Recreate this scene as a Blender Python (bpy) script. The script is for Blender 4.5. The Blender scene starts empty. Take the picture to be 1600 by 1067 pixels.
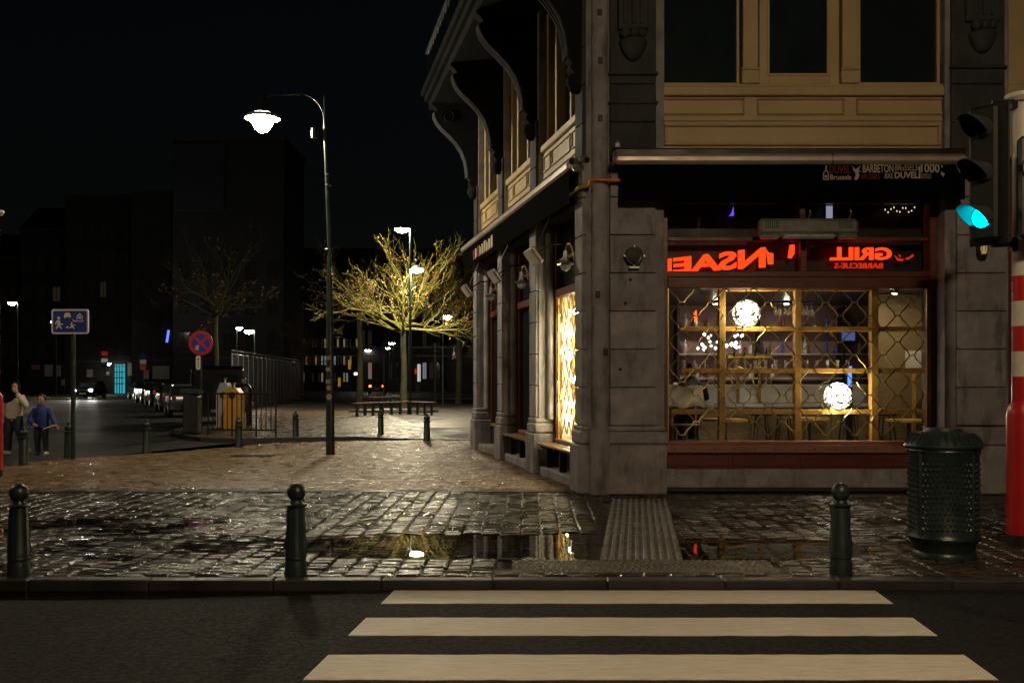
import bpy, bmesh, math, random
import numpy as np
from mathutils import Vector, Matrix
random.seed(7); np.random.seed(7)
scene = bpy.context.scene
COL = scene.collection
R = math.radians

# ------------------------------------------------------------------ camera
F = 1556.0; CX = 800.0; HY = 590.0; CH = 1.75     # focal length in px of the 1600 px wide photo, horizon row, eye height
cam_d = bpy.data.cameras.new('camera'); cam = bpy.data.objects.new('camera', cam_d); COL.objects.link(cam)
cam_d.sensor_width = 36.0; cam_d.lens = 36.0 * F / 1600.0
cam_d.shift_y = (HY - 533.5) / 1600.0
cam_d.clip_end = 2000.0
cam.location = (0, 0, CH); cam.rotation_euler = (R(90), 0, 0)
scene.camera = cam
# ------------------------------------------------------------------ night sky, moon
world = bpy.data.worlds.new('World'); scene.world = world; world.use_nodes = True
wn = world.node_tree; wbg = wn.nodes['Background']
sky = wn.nodes.new('ShaderNodeTexSky'); sky.sky_type = 'NISHITA'; sky.sun_disc = False
sky.sun_elevation = R(12.0); sky.sun_rotation = R(200); sky.air_density = 1.2
wn.links.new(sky.outputs[0], wbg.inputs[0]); wbg.inputs[1].default_value = 0.0005
moon_d = bpy.data.lights.new('moon', 'SUN'); moon_d.energy = 0.004; moon_d.angle = R(3); moon_d.color = (0.6, 0.78, 1.0)
moon = bpy.data.objects.new('moon', moon_d); COL.objects.link(moon); moon.rotation_euler = (R(48), 0, R(-25))
# ------------------------------------------------------------------ exposure and renderer
vs = scene.view_settings; vs.view_transform = 'Standard'; vs.look = 'None'; vs.exposure = 0.0; vs.gamma = 1.0; vs.use_curve_mapping = False
scene.render.engine = 'CYCLES'
cy = scene.cycles
cy.use_denoising = True; cy.max_bounces = 6; cy.diffuse_bounces = 2; cy.glossy_bounces = 4; cy.transmission_bounces = 4
cy.transparent_max_bounces = 12; cy.sample_clamp_indirect = 4.0; cy.caustics_reflective = False; cy.caustics_refractive = False
cy.use_light_tree = True

# ------------------------------------------------------------------ pixel helpers
def PX(px, D): return (px - CX) / F * D
def PZ(py, D): return CH + (HY - py) / F * D
def GD(py, z=0.0): return F * (CH - z) / (py - HY)          # distance of a point on the ground seen at row py
def G(px, py, z=0.0):
    D = GD(py, z); return (PX(px, D), D)
# side facade of the corner building: runs back and to the left from the corner
SO = Vector((1.094, 15.0)); SD = Vector((-0.2083, 0.9781)); SN = Vector((-0.9781, -0.2083))
def S(s, o, z=None):
    p = SO + SD * s + SN * o
    return (p.x, p.y) if z is None else (p.x, p.y, z)
def TS(p): return S(p[0], p[1], p[2])

# ------------------------------------------------------------------ mesh builder
class MB:
    def __init__(self, T=None): self.v = []; self.f = []; self.T = T
    def add(self, vs, fs):
        b = len(self.v)
        if self.T: vs = [self.T(p) for p in vs]
        self.v += [tuple(p) for p in vs]; self.f += [tuple(b + i for i in f) for f in fs]; return self
    def box(self, x0, x1, y0, y1, z0, z1, ch=0.0):
        if ch <= 0:
            return self.add([(x0,y0,z0),(x1,y0,z0),(x1,y1,z0),(x0,y1,z0),(x0,y0,z1),(x1,y0,z1),(x1,y1,z1),(x0,y1,z1)],
                            [(0,3,2,1),(4,5,6,7),(0,1,5,4),(1,2,6,5),(2,3,7,6),(3,0,4,7)])
        c = ch; v = []; lo = (x0, y0, z0); hi = (x1, y1, z1)
        idx = {}
        for sx in (0,1):
            for sy in (0,1):
                for sz in (0,1):
                    for ax in range(3):
                        s = (sx, sy, sz); p = []
                        for k in range(3):
                            e = hi[k] if s[k] else lo[k]
                            if k != ax: e += -c if s[k] else c
                            p.append(e)
                        idx[(sx,sy,sz,ax)] = len(v); v.append(p)
        f = []
        for ax in range(3):
            a, b = [k for k in range(3) if k != ax]
            for sd in (0, 1):
                q = []
                for (u, w) in ((0,0),(1,0),(1,1),(0,1)):
                    s = [0,0,0]; s[ax] = sd; s[a] = u; s[b] = w; q.append(idx[(*s, ax)])
                f.append(q)
        for ax in range(3):          # chamfers along ax
            a, b = [k for k in range(3) if k != ax]
            for u in (0,1):
                for w in (0,1):
                    s0 = [0,0,0]; s0[a] = u; s0[b] = w; s1 = list(s0); s1[ax] = 1
                    f.append((idx[(*s0,a)], idx[(*s1,a)], idx[(*s1,b)], idx[(*s0,b)]))
        for sx in (0,1):
            for sy in (0,1):
                for sz in (0,1): f.append((idx[(sx,sy,sz,0)], idx[(sx,sy,sz,1)], idx[(sx,sy,sz,2)]))
        return self.add(v, f)
    def tube(self, path, r, n=8, cap=True):
        path = [Vector(p) for p in path]; m = len(path)
        if not hasattr(r, '__len__'): r = [r] * m
        v = []; f = []; prev = None
        for i, p in enumerate(path):
            t = (path[min(i+1, m-1)] - path[max(i-1, 0)])
            t = t.normalized() if t.length > 1e-9 else Vector((0,0,1))
            if prev is None:
                u = t.orthogonal().normalized()
            else:
                u = prev - t * prev.dot(t); u = u.normalized() if u.length > 1e-6 else t.orthogonal().normalized()
            prev = u; w = t.cross(u)
            for k in range(n):
                a = 2 * math.pi * k / n; v.append(p + (u * math.cos(a) + w * math.sin(a)) * r[i])
        for i in range(m - 1):
            for k in range(n):
                k2 = (k + 1) % n; f.append((i*n+k, i*n+k2, (i+1)*n+k2, (i+1)*n+k))
        if cap: f.append(tuple(range(n))[::-1]); f.append(tuple((m-1)*n + k for k in range(n)))
        return self.add(v, f)
    def lathe(self, prof, c=(0,0,0), n=16, cap=True, M=None, a0=0.0, a1=None):
        v = []; f = []; m = len(prof); full = a1 is None
        nn = n if full else n + 1
        for (r, z) in prof:
            for k in range(nn):
                a = a0 + (2*math.pi if full else (a1 - a0)) * k / n
                p = Vector((r*math.cos(a), r*math.sin(a), z))
                if M is not None: p = M @ p
                v.append((c[0]+p.x, c[1]+p.y, c[2]+p.z))
        for i in range(m - 1):
            for k in range(n):
                k2 = (k + 1) % nn if full else k + 1
                f.append((i*nn+k, i*nn+k2, (i+1)*nn+k2, (i+1)*nn+k))
        if cap and full:
            f.append(tuple(range(nn))[::-1]); f.append(tuple((m-1)*nn + k for k in range(nn)))
        return self.add(v, f)
    def prism(self, poly, h0, h1, axis='z'):
        n = len(poly)
        def P(a, b, h): return (a, b, h) if axis == 'z' else ((a, h, b) if axis == 'y' else (h, a, b))
        v = [P(a, b, h0) for a, b in poly] + [P(a, b, h1) for a, b in poly]
        f = [tuple(range(n))[::-1], tuple(n + k for k in range(n))] + [(k, (k+1) % n, n+(k+1) % n, n+k) for k in range(n)]
        return self.add(v, f)
    def sheet(self, poly, z): return self.add([(a, b, z) for a, b in poly], [tuple(range(len(poly)))])
    def mesh(self, name, mat=None, smooth=None, recalc=True):
        me = bpy.data.meshes.new(name); me.from_pydata(self.v, [], self.f)
        if recalc and len(self.f) < 60000:
            bm = bmesh.new(); bm.from_mesh(me); bmesh.ops.recalc_face_normals(bm, faces=bm.faces); bm.to_mesh(me); bm.free()
        if smooth:
            me.polygons.foreach_set('use_smooth', [True] * len(me.polygons)); me.set_sharp_from_angle(angle=R(smooth))
        if mat: me.materials.append(mat)
        me.update(); return me
    def build(self, name, mat, parent=None, smooth=None, loc=None, recalc=True, world=True):
        """one mesh object; with world=True the vertices are in scene coordinates even under a parent"""
        off = Vector(parent['_at']) if (parent is not None and world) else None
        if parent is None and loc is not None: off = Vector(loc)
        if off is not None: self.v = [(a-off.x, b-off.y, c-off.z) for a, b, c in self.v]
        o = bpy.data.objects.new(name, self.mesh(name, mat, smooth, recalc)); COL.objects.link(o)
        if parent is not None:
            o.parent = parent; o['_at'] = list(off) if off is not None else [0, 0, 0]
        else:
            o['_at'] = list(loc) if loc is not None else [0, 0, 0]
            if loc is not None: o.location = loc
        return o

def tag(o, label, cat=None, group=None, kind=None):
    o['label'] = label
    if cat: o['category'] = cat
    if group: o['group'] = group
    if kind: o['kind'] = kind
    return o
def thing(name, label, cat, loc=(0,0,0), rz=0.0, group=None, local=False):
    o = bpy.data.objects.new(name, None); COL.objects.link(o); o.empty_display_size = 0.2
    o.location = loc; o.rotation_euler = (0, 0, rz); o['_at'] = [0,0,0] if local else list(loc)
    return tag(o, label, cat, group)
def struct(name, mb, mat, parent=None, smooth=None, recalc=True):
    o = mb.build(name, mat, parent, smooth, recalc=recalc)
    if parent is None: o['kind'] = 'structure'
    return o
KIDS = {}
def copy_tree(o, parent=None):
    c = o.copy(); COL.objects.link(c)
    if parent is not None: c.parent = parent
    for ch in list(o.children): copy_tree(ch, c)
    return c
def place(proto, loc, rz, label, group=None, first=[None]):
    c = copy_tree(proto); c.location = loc; c.rotation_euler = (0, 0, rz); c['label'] = label
    if group: c['group'] = group
    return c
def text_mesh(txt, size, ext=0.004, bold=0.0, shear=0.0):
    """text lying in the xz plane, read from -y, starting at the origin; returns verts, faces"""
    cu = bpy.data.curves.new('t', 'FONT'); cu.body = txt; cu.size = size; cu.extrude = ext; cu.offset = bold; cu.shear = shear; cu.resolution_u = 3
    o = bpy.data.objects.new('t', cu); COL.objects.link(o)
    dg = bpy.context.evaluated_depsgraph_get(); dg.update()
    me = bpy.data.meshes.new_from_object(o.evaluated_get(dg))
    vs_ = [(v.co.x, -v.co.z, v.co.y) for v in me.vertices]; fs = [tuple(p.vertices) for p in me.polygons]
    bpy.data.objects.remove(o); bpy.data.curves.remove(cu); bpy.data.meshes.remove(me)
    return vs_, fs

# ------------------------------------------------------------------ materials
def mat(name, c1, c2=None, rough=0.5, rough2=None, metal=0.0, scale=6.0, bump=0.0, bscale=40.0, detail=4.0, emit=None, estr=0.0, spec=0.5, per=0.0,
        streak=None, coat=0.0, stretch=(1,1,1)):
    m = bpy.data.materials.new(name); m.use_nodes = True; nt = m.node_tree; N = nt.nodes; L = nt.links
    b = N['Principled BSDF']; b.inputs['Metallic'].default_value = metal; b.inputs['Specular IOR Level'].default_value = spec
    b.inputs['Coat Weight'].default_value = coat; b.inputs['Coat Roughness'].default_value = 0.08
    geo = N.new('ShaderNodeNewGeometry'); mp = N.new('ShaderNodeMapping'); mp.inputs['Scale'].default_value = stretch
    L.new(geo.outputs['Position'], mp.inputs[0])
    nz = N.new('ShaderNodeTexNoise'); nz.inputs['Scale'].default_value = scale; nz.inputs['Detail'].default_value = detail; nz.inputs['Roughness'].default_value = 0.6
    L.new(mp.outputs[0], nz.inputs['Vector'])
    if c2 is None: c2 = tuple(x * 0.72 for x in c1)
    mx = N.new('ShaderNodeMix'); mx.data_type = 'RGBA'; mx.inputs[6].default_value = (*c1, 1); mx.inputs[7].default_value = (*c2, 1)
    rp = N.new('ShaderNodeMapRange'); rp.inputs[1].default_value = 0.35; rp.inputs[2].default_value = 0.65
    L.new(nz.outputs[0], rp.inputs[0]); L.new(rp.outputs[0], mx.inputs[0])
    col = mx.outputs[2]
    if streak:                       # vertical dirt runs and blotches with a shape of their own
        m2 = N.new('ShaderNodeMapping'); m2.inputs['Scale'].default_value = (2.6, 2.6, 0.7); L.new(geo.outputs['Position'], m2.inputs[0])
        n2 = N.new('ShaderNodeTexNoise'); n2.inputs['Scale'].default_value = 1.6; n2.inputs['Detail'].default_value = 8; n2.inputs['Roughness'].default_value = 0.68; L.new(m2.outputs[0], n2.inputs['Vector'])
        r2 = N.new('ShaderNodeMapRange'); r2.inputs[1].default_value = 0.52; r2.inputs[2].default_value = 0.66; r2.inputs[4].default_value = 0.7; L.new(n2.outputs[0], r2.inputs[0])
        m3 = N.new('ShaderNodeMix'); m3.data_type = 'RGBA'; m3.inputs[7].default_value = (*streak, 1); L.new(col, m3.inputs[6]); L.new(r2.outputs[0], m3.inputs[0]); col = m3.outputs[2]
    if per > 0:
        oi = N.new('ShaderNodeObjectInfo'); ad = N.new('ShaderNodeMath'); ad.operation = 'ADD'; fr = N.new('ShaderNodeMath'); fr.operation = 'FRACT'
        L.new(oi.outputs['Random'], ad.inputs[0]); L.new(geo.outputs['Random Per Island'], ad.inputs[1]); L.new(ad.outputs[0], fr.inputs[0])
        r3 = N.new('ShaderNodeMapRange'); r3.inputs[3].default_value = 1 - per; r3.inputs[4].default_value = 1 + per; L.new(fr.outputs[0], r3.inputs[0])
        h = N.new('ShaderNodeHueSaturation'); L.new(col, h.inputs['Color']); L.new(r3.outputs[0], h.inputs['Value']); col = h.outputs[0]
    L.new(col, b.inputs['Base Color'])
    if rough2 is not None:
        n4 = N.new('ShaderNodeTexNoise'); n4.inputs['Scale'].default_value = scale * 0.4; n4.inputs['Detail'].default_value = 3; L.new(geo.outputs['Position'], n4.inputs['Vector'])
        r4 = N.new('ShaderNodeMapRange'); r4.inputs[1].default_value = 0.4; r4.inputs[2].default_value = 0.6; r4.inputs[3].default_value = rough; r4.inputs[4].default_value = rough2
        L.new(n4.outputs[0], r4.inputs[0]); L.new(r4.outputs[0], b.inputs['Roughness'])
    else: b.inputs['Roughness'].default_value = rough
    if bump > 0:
        n5 = N.new('ShaderNodeTexNoise'); n5.inputs['Scale'].default_value = bscale; n5.inputs['Detail'].default_value = 3; L.new(mp.outputs[0], n5.inputs['Vector'])
        bp = N.new('ShaderNodeBump'); bp.inputs['Strength'].default_value = bump; bp.inputs['Distance'].default_value = 0.02
        L.new(n5.outputs[0], bp.inputs['Height']); L.new(bp.outputs[0], b.inputs['Normal'])
    if emit:
        b.inputs['Emission Color'].default_value = (*emit, 1); b.inputs['Emission Strength'].default_value = estr
    return m
def emis(name, c, s):
    m = bpy.data.materials.new(name); m.use_nodes = True; nt = m.node_tree; nt.nodes.clear()
    o = nt.nodes.new('ShaderNodeOutputMaterial'); e = nt.nodes.new('ShaderNodeEmission'); e.inputs[0].default_value = (*c, 1); e.inputs[1].default_value = s
    nt.links.new(e.outputs[0], o.inputs[0]); return m
def glassy(name, ior, tint, rough=0.0, bump=0.0, bscale=3.0):
    """thin pane or film of water: Fresnel mirror over clear"""
    m = bpy.data.materials.new(name); m.use_nodes = True; nt = m.node_tree; N = nt.nodes; L = nt.links; N.clear()
    o = N.new('ShaderNodeOutputMaterial'); mx = N.new('ShaderNodeMixShader'); tr = N.new('ShaderNodeBsdfTransparent'); gl = N.new('ShaderNodeBsdfGlossy'); fr = N.new('ShaderNodeFresnel')
    tr.inputs[0].default_value = (*tint, 1); gl.inputs['Roughness'].default_value = rough; fr.inputs[0].default_value = ior
    g0 = N.new('ShaderNodeNewGeometry'); mr = N.new('ShaderNodeMapRange'); mr.inputs[3].default_value = ior; mr.inputs[4].default_value = 1/ior    # same reflectance from both faces
    L.new(g0.outputs['Backfacing'], mr.inputs[0]); L.new(mr.outputs[0], fr.inputs[0])
    L.new(fr.outputs[0], mx.inputs[0]); L.new(tr.outputs[0], mx.inputs[1]); L.new(gl.outputs[0], mx.inputs[2]); L.new(mx.outputs[0], o.inputs[0])
    if bump > 0:
        geo = N.new('ShaderNodeNewGeometry'); n = N.new('ShaderNodeTexNoise'); n.inputs['Scale'].default_value = bscale; L.new(geo.outputs['Position'], n.inputs['Vector'])
        bp = N.new('ShaderNodeBump'); bp.inputs['Strength'].default_value = bump; bp.inputs['Distance'].default_value = 0.01
        L.new(n.outputs[0], bp.inputs['Height']); L.new(bp.outputs[0], gl.inputs['Normal']); L.new(bp.outputs[0], fr.inputs['Normal'])
    return m

LW = (1.0, 0.86, 0.60)      # street lamp light
MT = dict(
    asphalt=mat('asphalt', (0.024,0.024,0.027), (0.006,0.006,0.007), 0.88, 0.72, scale=55, bump=1.0, bscale=95, spec=0.22, detail=2, streak=None),
    far_asphalt=mat('far_asphalt', (0.022,0.022,0.023), (0.016,0.016,0.017), 0.65, 0.5, scale=0.5, bump=0.5, bscale=30),
    paint=mat('road_paint', (0.74,0.70,0.62), (0.58,0.54,0.47), 0.55, 0.45, scale=14, bump=0.5, bscale=90, detail=8, stretch=(0.3,2.2,1)),
    cobble=mat('cobble', (0.054,0.043,0.032), (0.02,0.018,0.015), 0.13, 0.36, scale=5.0, bump=0.55, bscale=38, per=0.45),
    joint=mat('joint_sand', (0.035,0.032,0.028), (0.02,0.018,0.016), 0.35, 0.6, scale=6, bump=0.5, bscale=60),
    kerb=mat('kerb_stone', (0.034,0.033,0.033), (0.02,0.02,0.021), 0.34, 0.6, scale=4, bump=0.3, bscale=60, per=0.2),
    rib=mat('tactile_rib', (0.22,0.20,0.165), (0.15,0.14,0.12), 0.35, 0.5, scale=9, bump=0.3, bscale=70),
    tactile=mat('tactile_concrete', (0.075,0.07,0.062), (0.045,0.043,0.04), 0.35, 0.55, scale=6, bump=0.25, bscale=70, per=0.12),
    stone=mat('blue_stone', (0.37,0.345,0.365), (0.225,0.21,0.225), 0.62, 0.8, scale=2.6, bump=0.35, bscale=28, detail=7, per=0.14, streak=(0.07,0.065,0.06)),
    stone_dark=mat('sooty_stone', (0.062,0.064,0.070), (0.034,0.036,0.040), 0.75, 0.9, scale=2.2, bump=0.35, bscale=24, detail=7, streak=(0.03,0.03,0.03)),
    black_stone=mat('near_black_stone', (0.014,0.015,0.017), (0.009,0.010,0.011), 0.9, 0.95, spec=0.15, scale=2.2, bump=0.35, bscale=24, detail=7),  # even near-black tone for balcony, cornice and consoles
    cream=mat('cream_paint', (0.56,0.425,0.23), (0.49,0.365,0.195), 0.5, 0.62, scale=1.5, bump=0.08, bscale=30, streak=(0.46,0.36,0.22)),
    dark_paint=mat('dark_paint', (0.03,0.03,0.032), (0.02,0.02,0.022), 0.4, scale=4),
    redwood=mat('red_stained_timber', (0.17,0.042,0.026), (0.10,0.028,0.02), 0.38, 0.5, scale=6, bump=0.15, bscale=30, stretch=(0.4,1,3)),
    pinkwood=mat('sill_timber', (0.36,0.17,0.12), (0.28,0.12,0.09), 0.42, 0.55, scale=5, bump=0.15, bscale=30, stretch=(0.4,1,3)),
    wood=mat('yellow_pine', (0.62,0.36,0.09), (0.48,0.26,0.06), 0.45, 0.55, scale=7, bump=0.12, bscale=25, stretch=(3,3,0.6)),
    benchwood=mat('bench_wood', (0.30,0.18,0.10), (0.2,0.12,0.07), 0.35, 0.5, scale=8, bump=0.2, bscale=40, stretch=(3,1,1)),
    iron=mat('green_black_iron', (0.020,0.034,0.034), (0.014,0.024,0.025), 0.3, 0.42, scale=14, bump=0.12, bscale=60, spec=0.55),
    black=mat('black_metal', (0.013,0.013,0.014), (0.009,0.009,0.01), 0.42, 0.55, scale=10),
    fabric=mat('black_awning_fabric', (0.004,0.004,0.005), (0.003,0.003,0.0035), 1.0, scale=20, bump=0.1, bscale=120, spec=0.02),
    alu=mat('awning_aluminium', (0.52,0.44,0.38), (0.44,0.37,0.32), 0.38, 0.5, metal=0.35, scale=5),
    brass=mat('brass_rod', (0.62,0.46,0.16), (0.42,0.31,0.12), 0.32, 0.45, metal=0.85, scale=20),
    steel=mat('steel', (0.42,0.41,0.39), (0.3,0.29,0.28), 0.35, metal=0.7, scale=10),
    white=mat('white_paint', (0.66,0.62,0.57), (0.56,0.52,0.48), 0.42, scale=5),
    red=mat('red_paint', (0.50,0.018,0.02), (0.40,0.014,0.016), 0.35, scale=5, coat=0.3),
    signblue=mat('sign_blue', (0.012,0.028,0.34), (0.011,0.025,0.30), 0.4, scale=5),
    signwhite=mat('sign_white', (0.72,0.70,0.66), (0.66,0.64,0.6), 0.4, scale=5),
    signred=mat('sign_red', (0.46,0.012,0.018), (0.42,0.011,0.016), 0.4, scale=5),
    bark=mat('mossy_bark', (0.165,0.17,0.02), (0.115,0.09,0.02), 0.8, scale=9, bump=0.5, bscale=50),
    trunk=mat('trunk_bark', (0.05,0.05,0.016), (0.022,0.02,0.010), 0.85, scale=6, bump=0.6, bscale=30, stretch=(2,2,0.6)),
    deadleaf=mat('dead_leaf', (0.26,0.12,0.05), (0.16,0.065,0.03), 0.7, scale=11),
    plaster=mat('dark_plaster', (0.026,0.030,0.034), (0.018,0.021,0.024), 0.8, scale=0.6),
    brickfar=mat('far_brick', (0.028,0.028,0.028), (0.018,0.018,0.019), 0.8, scale=0.8),
    darkglass=mat('dark_window', (0.018,0.028,0.031), (0.013,0.021,0.024), 0.08, scale=2, spec=0.6),
    sheetmetal=mat('hoarding_metal', (0.022,0.028,0.033), (0.014,0.018,0.022), 0.5, 0.65, scale=1.2),
    rubber=mat('tyre_rubber', (0.012,0.012,0.012), None, 0.8),
    skin=mat('skin', (0.42,0.22,0.14), (0.38,0.19,0.12), 0.5, scale=20),
    pane=glassy('shop_pane', 1.45, (0.93,0.94,0.92)),
    water=glassy('puddle_water', 1.33, (0.42,0.40,0.36), 0.0, 0.02, 1.5),
)
# ================================================================== GROUND
RZ = -0.08                                                   # near road level
struct('ground', MB().sheet([(-700,-120),(700,-120),(700,900),(-700,900)], -0.2), MT['far_asphalt'])
KY = 8.60                                                    # kerb face
# near road, falling a little towards the gutter at the far left
mb = MB(); xs = [-60,-30,-14,-10,-7,-5,-3.5,-2.4,-1.6,-0.9,0.5,3,6,12,30,60]; ys = [-14,-6,0,4,6,7,7.6,8.0,8.2,8.35,8.5,KY+0.02]
def road_z(x, y):
    g = min(1, max(0, (-0.9 - x) / 1.4)) * min(1, max(0, (y - 7.9) / 0.45))
    return RZ - 0.016 * g
mb.add([(x, y, road_z(x, y)) for y in ys for x in xs],
       [(j*len(xs)+i, j*len(xs)+i+1, (j+1)*len(xs)+i+1, (j+1)*len(xs)+i) for j in range(len(ys)-1) for i in range(len(xs)-1)])
road = struct('road', mb, MT['asphalt'])
# zebra crossing: three stripes in view and two nearer the camera
zc = thing('zebra_crossing', 'worn white zebra crossing stripes painted across the dark road', 'crossing', (0.9, 7.0, RZ))
zc['kind'] = 'structure'
for (d1, d0) in ((8.56, 8.07), (7.59, 7.065), (6.575, 6.03), (5.53, 5.0), (4.5, 3.98)):
    def xl(d): return -1.063 + 0.10 * (d - 8.07)
    def xr(d): return 3.086 + 0.069 * (d - 8.07)
    n = 40; top = []; bot = []
    for i in range(n + 1):
        t = i / n
        top.append((xl(d1) + (xr(d1) - xl(d1)) * t, d1 + random.uniform(-.006, .006)))
        bot.append((xl(d0) + (xr(d0) - xl(d0)) * t, d0 + random.uniform(-.006, .006)))
    MB().prism(bot + top[::-1], RZ - 0.01, RZ + 0.004).build('stripe', MT['paint'], zc)
# gutter water lying along the kerb
edge = []
for i in range(60):
    x = -14 + i * (13.15 / 59)
    t = min(1, max(0, (-0.85 - x) / 2.6)); edge.append((x, KY - 0.005 - (0.06 + 0.30 * t) * (1 if x < -0.95 else .3) + 0.012 * math.sin(x * 7.1) + random.uniform(-.01, .01)))
struct('gutter_water', MB().sheet([(-14, KY+0.01)] + edge + [(-0.85, KY+0.01)], RZ - 0.006), MT['water'], recalc=False)

# ---- pavement level with shallow hollows that hold the puddles
def hollow(x, y):
    def e(cx, cy, rx, ry): return max(0.0, 1 - ((x-cx)/rx)**2 - ((y-cy)/ry)**2)
    h = max(e(-0.75, 10.42, 1.75, 0.86), e(0.75, 10.45, 1.5, 0.90), e(2.35, 10.2, 1.5, 0.72) * .9, min(.145, e(-3.3, 10.3, 1.7, .8)), min(.14, e(-4.9, 11.8, 1.6, .9)), min(.14, e(3.3, 12.2, 1.6, .8)))
    h *= 1 + .25*math.sin(x*4.3+2.0)*math.sin(y*5.1)
    n = 0.5*math.sin(x*1.9+y*2.7+1.0) + 0.5*math.sin(x*3.7-y*2.1)
    return -0.034 * min(1, h * 2.2) + 0.0045 * n
base = MB(); nx, ny = 90, 50
gx = np.linspace(-16, 12, nx); gy = np.linspace(KY+0.1, 15.6, ny)
base.add([(x, y, hollow(x, y) - 0.021) for y in gy for x in gx], [(j*nx+i, j*nx+i+1, (j+1)*nx+i+1, (j+1)*nx+i) for j in range(ny-1) for i in range(nx-1)])
pavement = struct('pavement', base, MT['joint'], recalc=False)
CW, CL = 0.222, 0.150                                        # cobble pitch across and along
def stone_geo(w, l, seed):
    rr = random.Random(seed); c = 0.017; h = 0.05
    j = [rr.uniform(-.006, .006) for _ in range(8)]
    b = [(-w/2+j[0], -l/2+j[1]), (w/2+j[2], -l/2+j[3]), (w/2+j[4], l/2+j[5]), (-w/2+j[6], l/2+j[7])]
    tz = [rr.uniform(-.0022, .0022) for _ in range(4)]
    v = [(x, y, -h) for x, y in b] + [(x, y, -c*0.8+tz[k]) for k, (x, y) in enumerate(b)] + [(x*(1-2*c/w), y*(1-2*c/l), tz[k]) for k, (x, y) in enumerate(b)] + [(0,0,0.0022)]
    f = [(k, (k+1)%4, 4+(k+1)%4, 4+k) for k in range(4)] + [(4+k, 4+(k+1)%4, 8+(k+1)%4, 8+k) for k in range(4)] + [(8+k, 8+(k+1)%4, 12) for k in range(4)]
    return v, f
GEO = [stone_geo(CW-0.016, CL-0.014, s) for s in range(14)]
GME = []
for v, f in GEO:
    b_ = MB().add(v, f); GME.append(b_.mesh('cobblestone', MT['cobble'], 35, recalc=False))
def rib_left(y): return 0.85 + 0.124 * (y - 9.66)
def in_tactile(x, y):
    return (9.58 < y < 14.6 and rib_left(y) - 0.03 < x < rib_left(y) + 0.83) or (8.93 < y <= 9.58 and -0.05 < x < 2.45)
def in_building(x, y):
    if x > 1.05 and y > 14.86: return True
    q = Vector((x, y)) - SO; o_ = q.dot(SN); s_ = q.dot(SD)
    return o_ < 0.06 and s_ > -0.1
cells = []
ncol = int(24 / CW)
for i in range(ncol):
    for j in range(int(6.7 / CL)):
        y = KY + 0.17 + CL * (j + (0.5 if i % 2 else 0.0)) + 0.07
        x = -14 + CW * i + 0.018 * (y - 11)
        if x > 9 or y > 15.35 or in_tactile(x, y) or in_building(x, y): continue
        cells.append((x, y))
def ppx(c): return abs(c[0] / c[1] * F) < 800
vis = sorted([c for c in cells if ppx(c) and not (c[0] / c[1] * F + 800 > 1415 and c[1] > 9.3)], key=lambda c: c[1])
near = set(vis[:300])
for c in vis[:300]:
    o = bpy.data.objects.new('cobblestone', random.choice(GME)); COL.objects.link(o); o.parent = pavement
    o.location = (c[0] + random.uniform(-.004,.004), c[1] + random.uniform(-.004,.004), hollow(*c) + random.uniform(-.004, .003))
    o.rotation_euler = (random.gauss(0, .026), random.gauss(0, .020), random.gauss(0, .025))
far = MB()
for c in cells:
    if c in near: continue
    v, f = random.choice(GEO); a, b2, g = random.gauss(0, .028), random.gauss(0, .022), random.gauss(0, .025)
    z0 = hollow(*c) + random.uniform(-.004, .003)
    far.add([(c[0] + x - y*g, c[1] + y + x*g, z + z0 + a*y - b2*x) for x, y, z in v], f)
fo = far.build('cobbles', MT['cobble'], pavement, 35, recalc=False); fo['kind'] = 'stuff'
# water standing in the hollows (the stones rise through it at the rim)
pud = MB().sheet([(-7.2,9.05),(-2.5,9.0),(1.3,9.3),(3.9,9.3),(5.5,11.4),(5.2,13.2),(1.9,13.4),(-0.5,13.6),(-3.2,13.6),(-7.2,13.2)], -0.0125)
struct('puddle', pud, MT['water'], recalc=False)
# ribbed and studded tactile tiles
tp = thing('tactile_paving', 'pale ribbed and studded tactile paving leading from the stone corner to the crossing', 'paving', (1.2, 10, 0)); tp['kind'] = 'structure'
TW = 0.405
rt = MB().box(-TW/2+.003, TW/2-.003, -TW/2+.003, TW/2-.003, -0.05, -0.004, 0.003)
for k in range(5):
    x = -TW/2 + TW * (k + .5) / 5; rt.prism([(x-.022,-.005),(x-.013,.006),(x+.013,.006),(x+.022,-.005)], -TW/2+.004, TW/2-.004, axis='y')
rt.v = [(a + .124*b, b, c) for a, b, c in rt.v]
rme = rt.mesh('ribbed_tile', MT['tactile']); rme.materials.append(MT['rib'])
rme.polygons.foreach_set('material_index', [0 if i < 26 else 1 for i in range(len(rme.polygons))])
for r_ in range(12):
    y = 9.58 + TW * (r_ + .5)
    for c_ in range(2):
        o = bpy.data.objects.new('ribbed_tile', rme); COL.objects.link(o); o.parent = tp
        o.location = (rib_left(y) + TW*(c_+.5) - 1.2, y - 10, random.uniform(-.002, .002)); o.rotation_euler = (random.gauss(0,.004), random.gauss(0,.004), 0)
TB = 0.305
bt = MB().box(-TB/2+.003, TB/2-.003, -TB/2+.003, TB/2-.003, -0.05, -0.003, 0.003)
for i in range(5):
    for j in range(3):
        bt.lathe([(.021,-.004),(.017,.006),(.008,.009)], (-TB/2+TB*(i+.25+.5*(j%2))/5, -TB/2+TB*(j+.5)/3, 0), 8)
bme = bt.mesh('studded_tile', MT['tactile']); bme.materials.append(MT['rib'])
bme.polygons.foreach_set('material_index', [0 if i < 26 else 1 for i in range(len(bme.polygons))])
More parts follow.
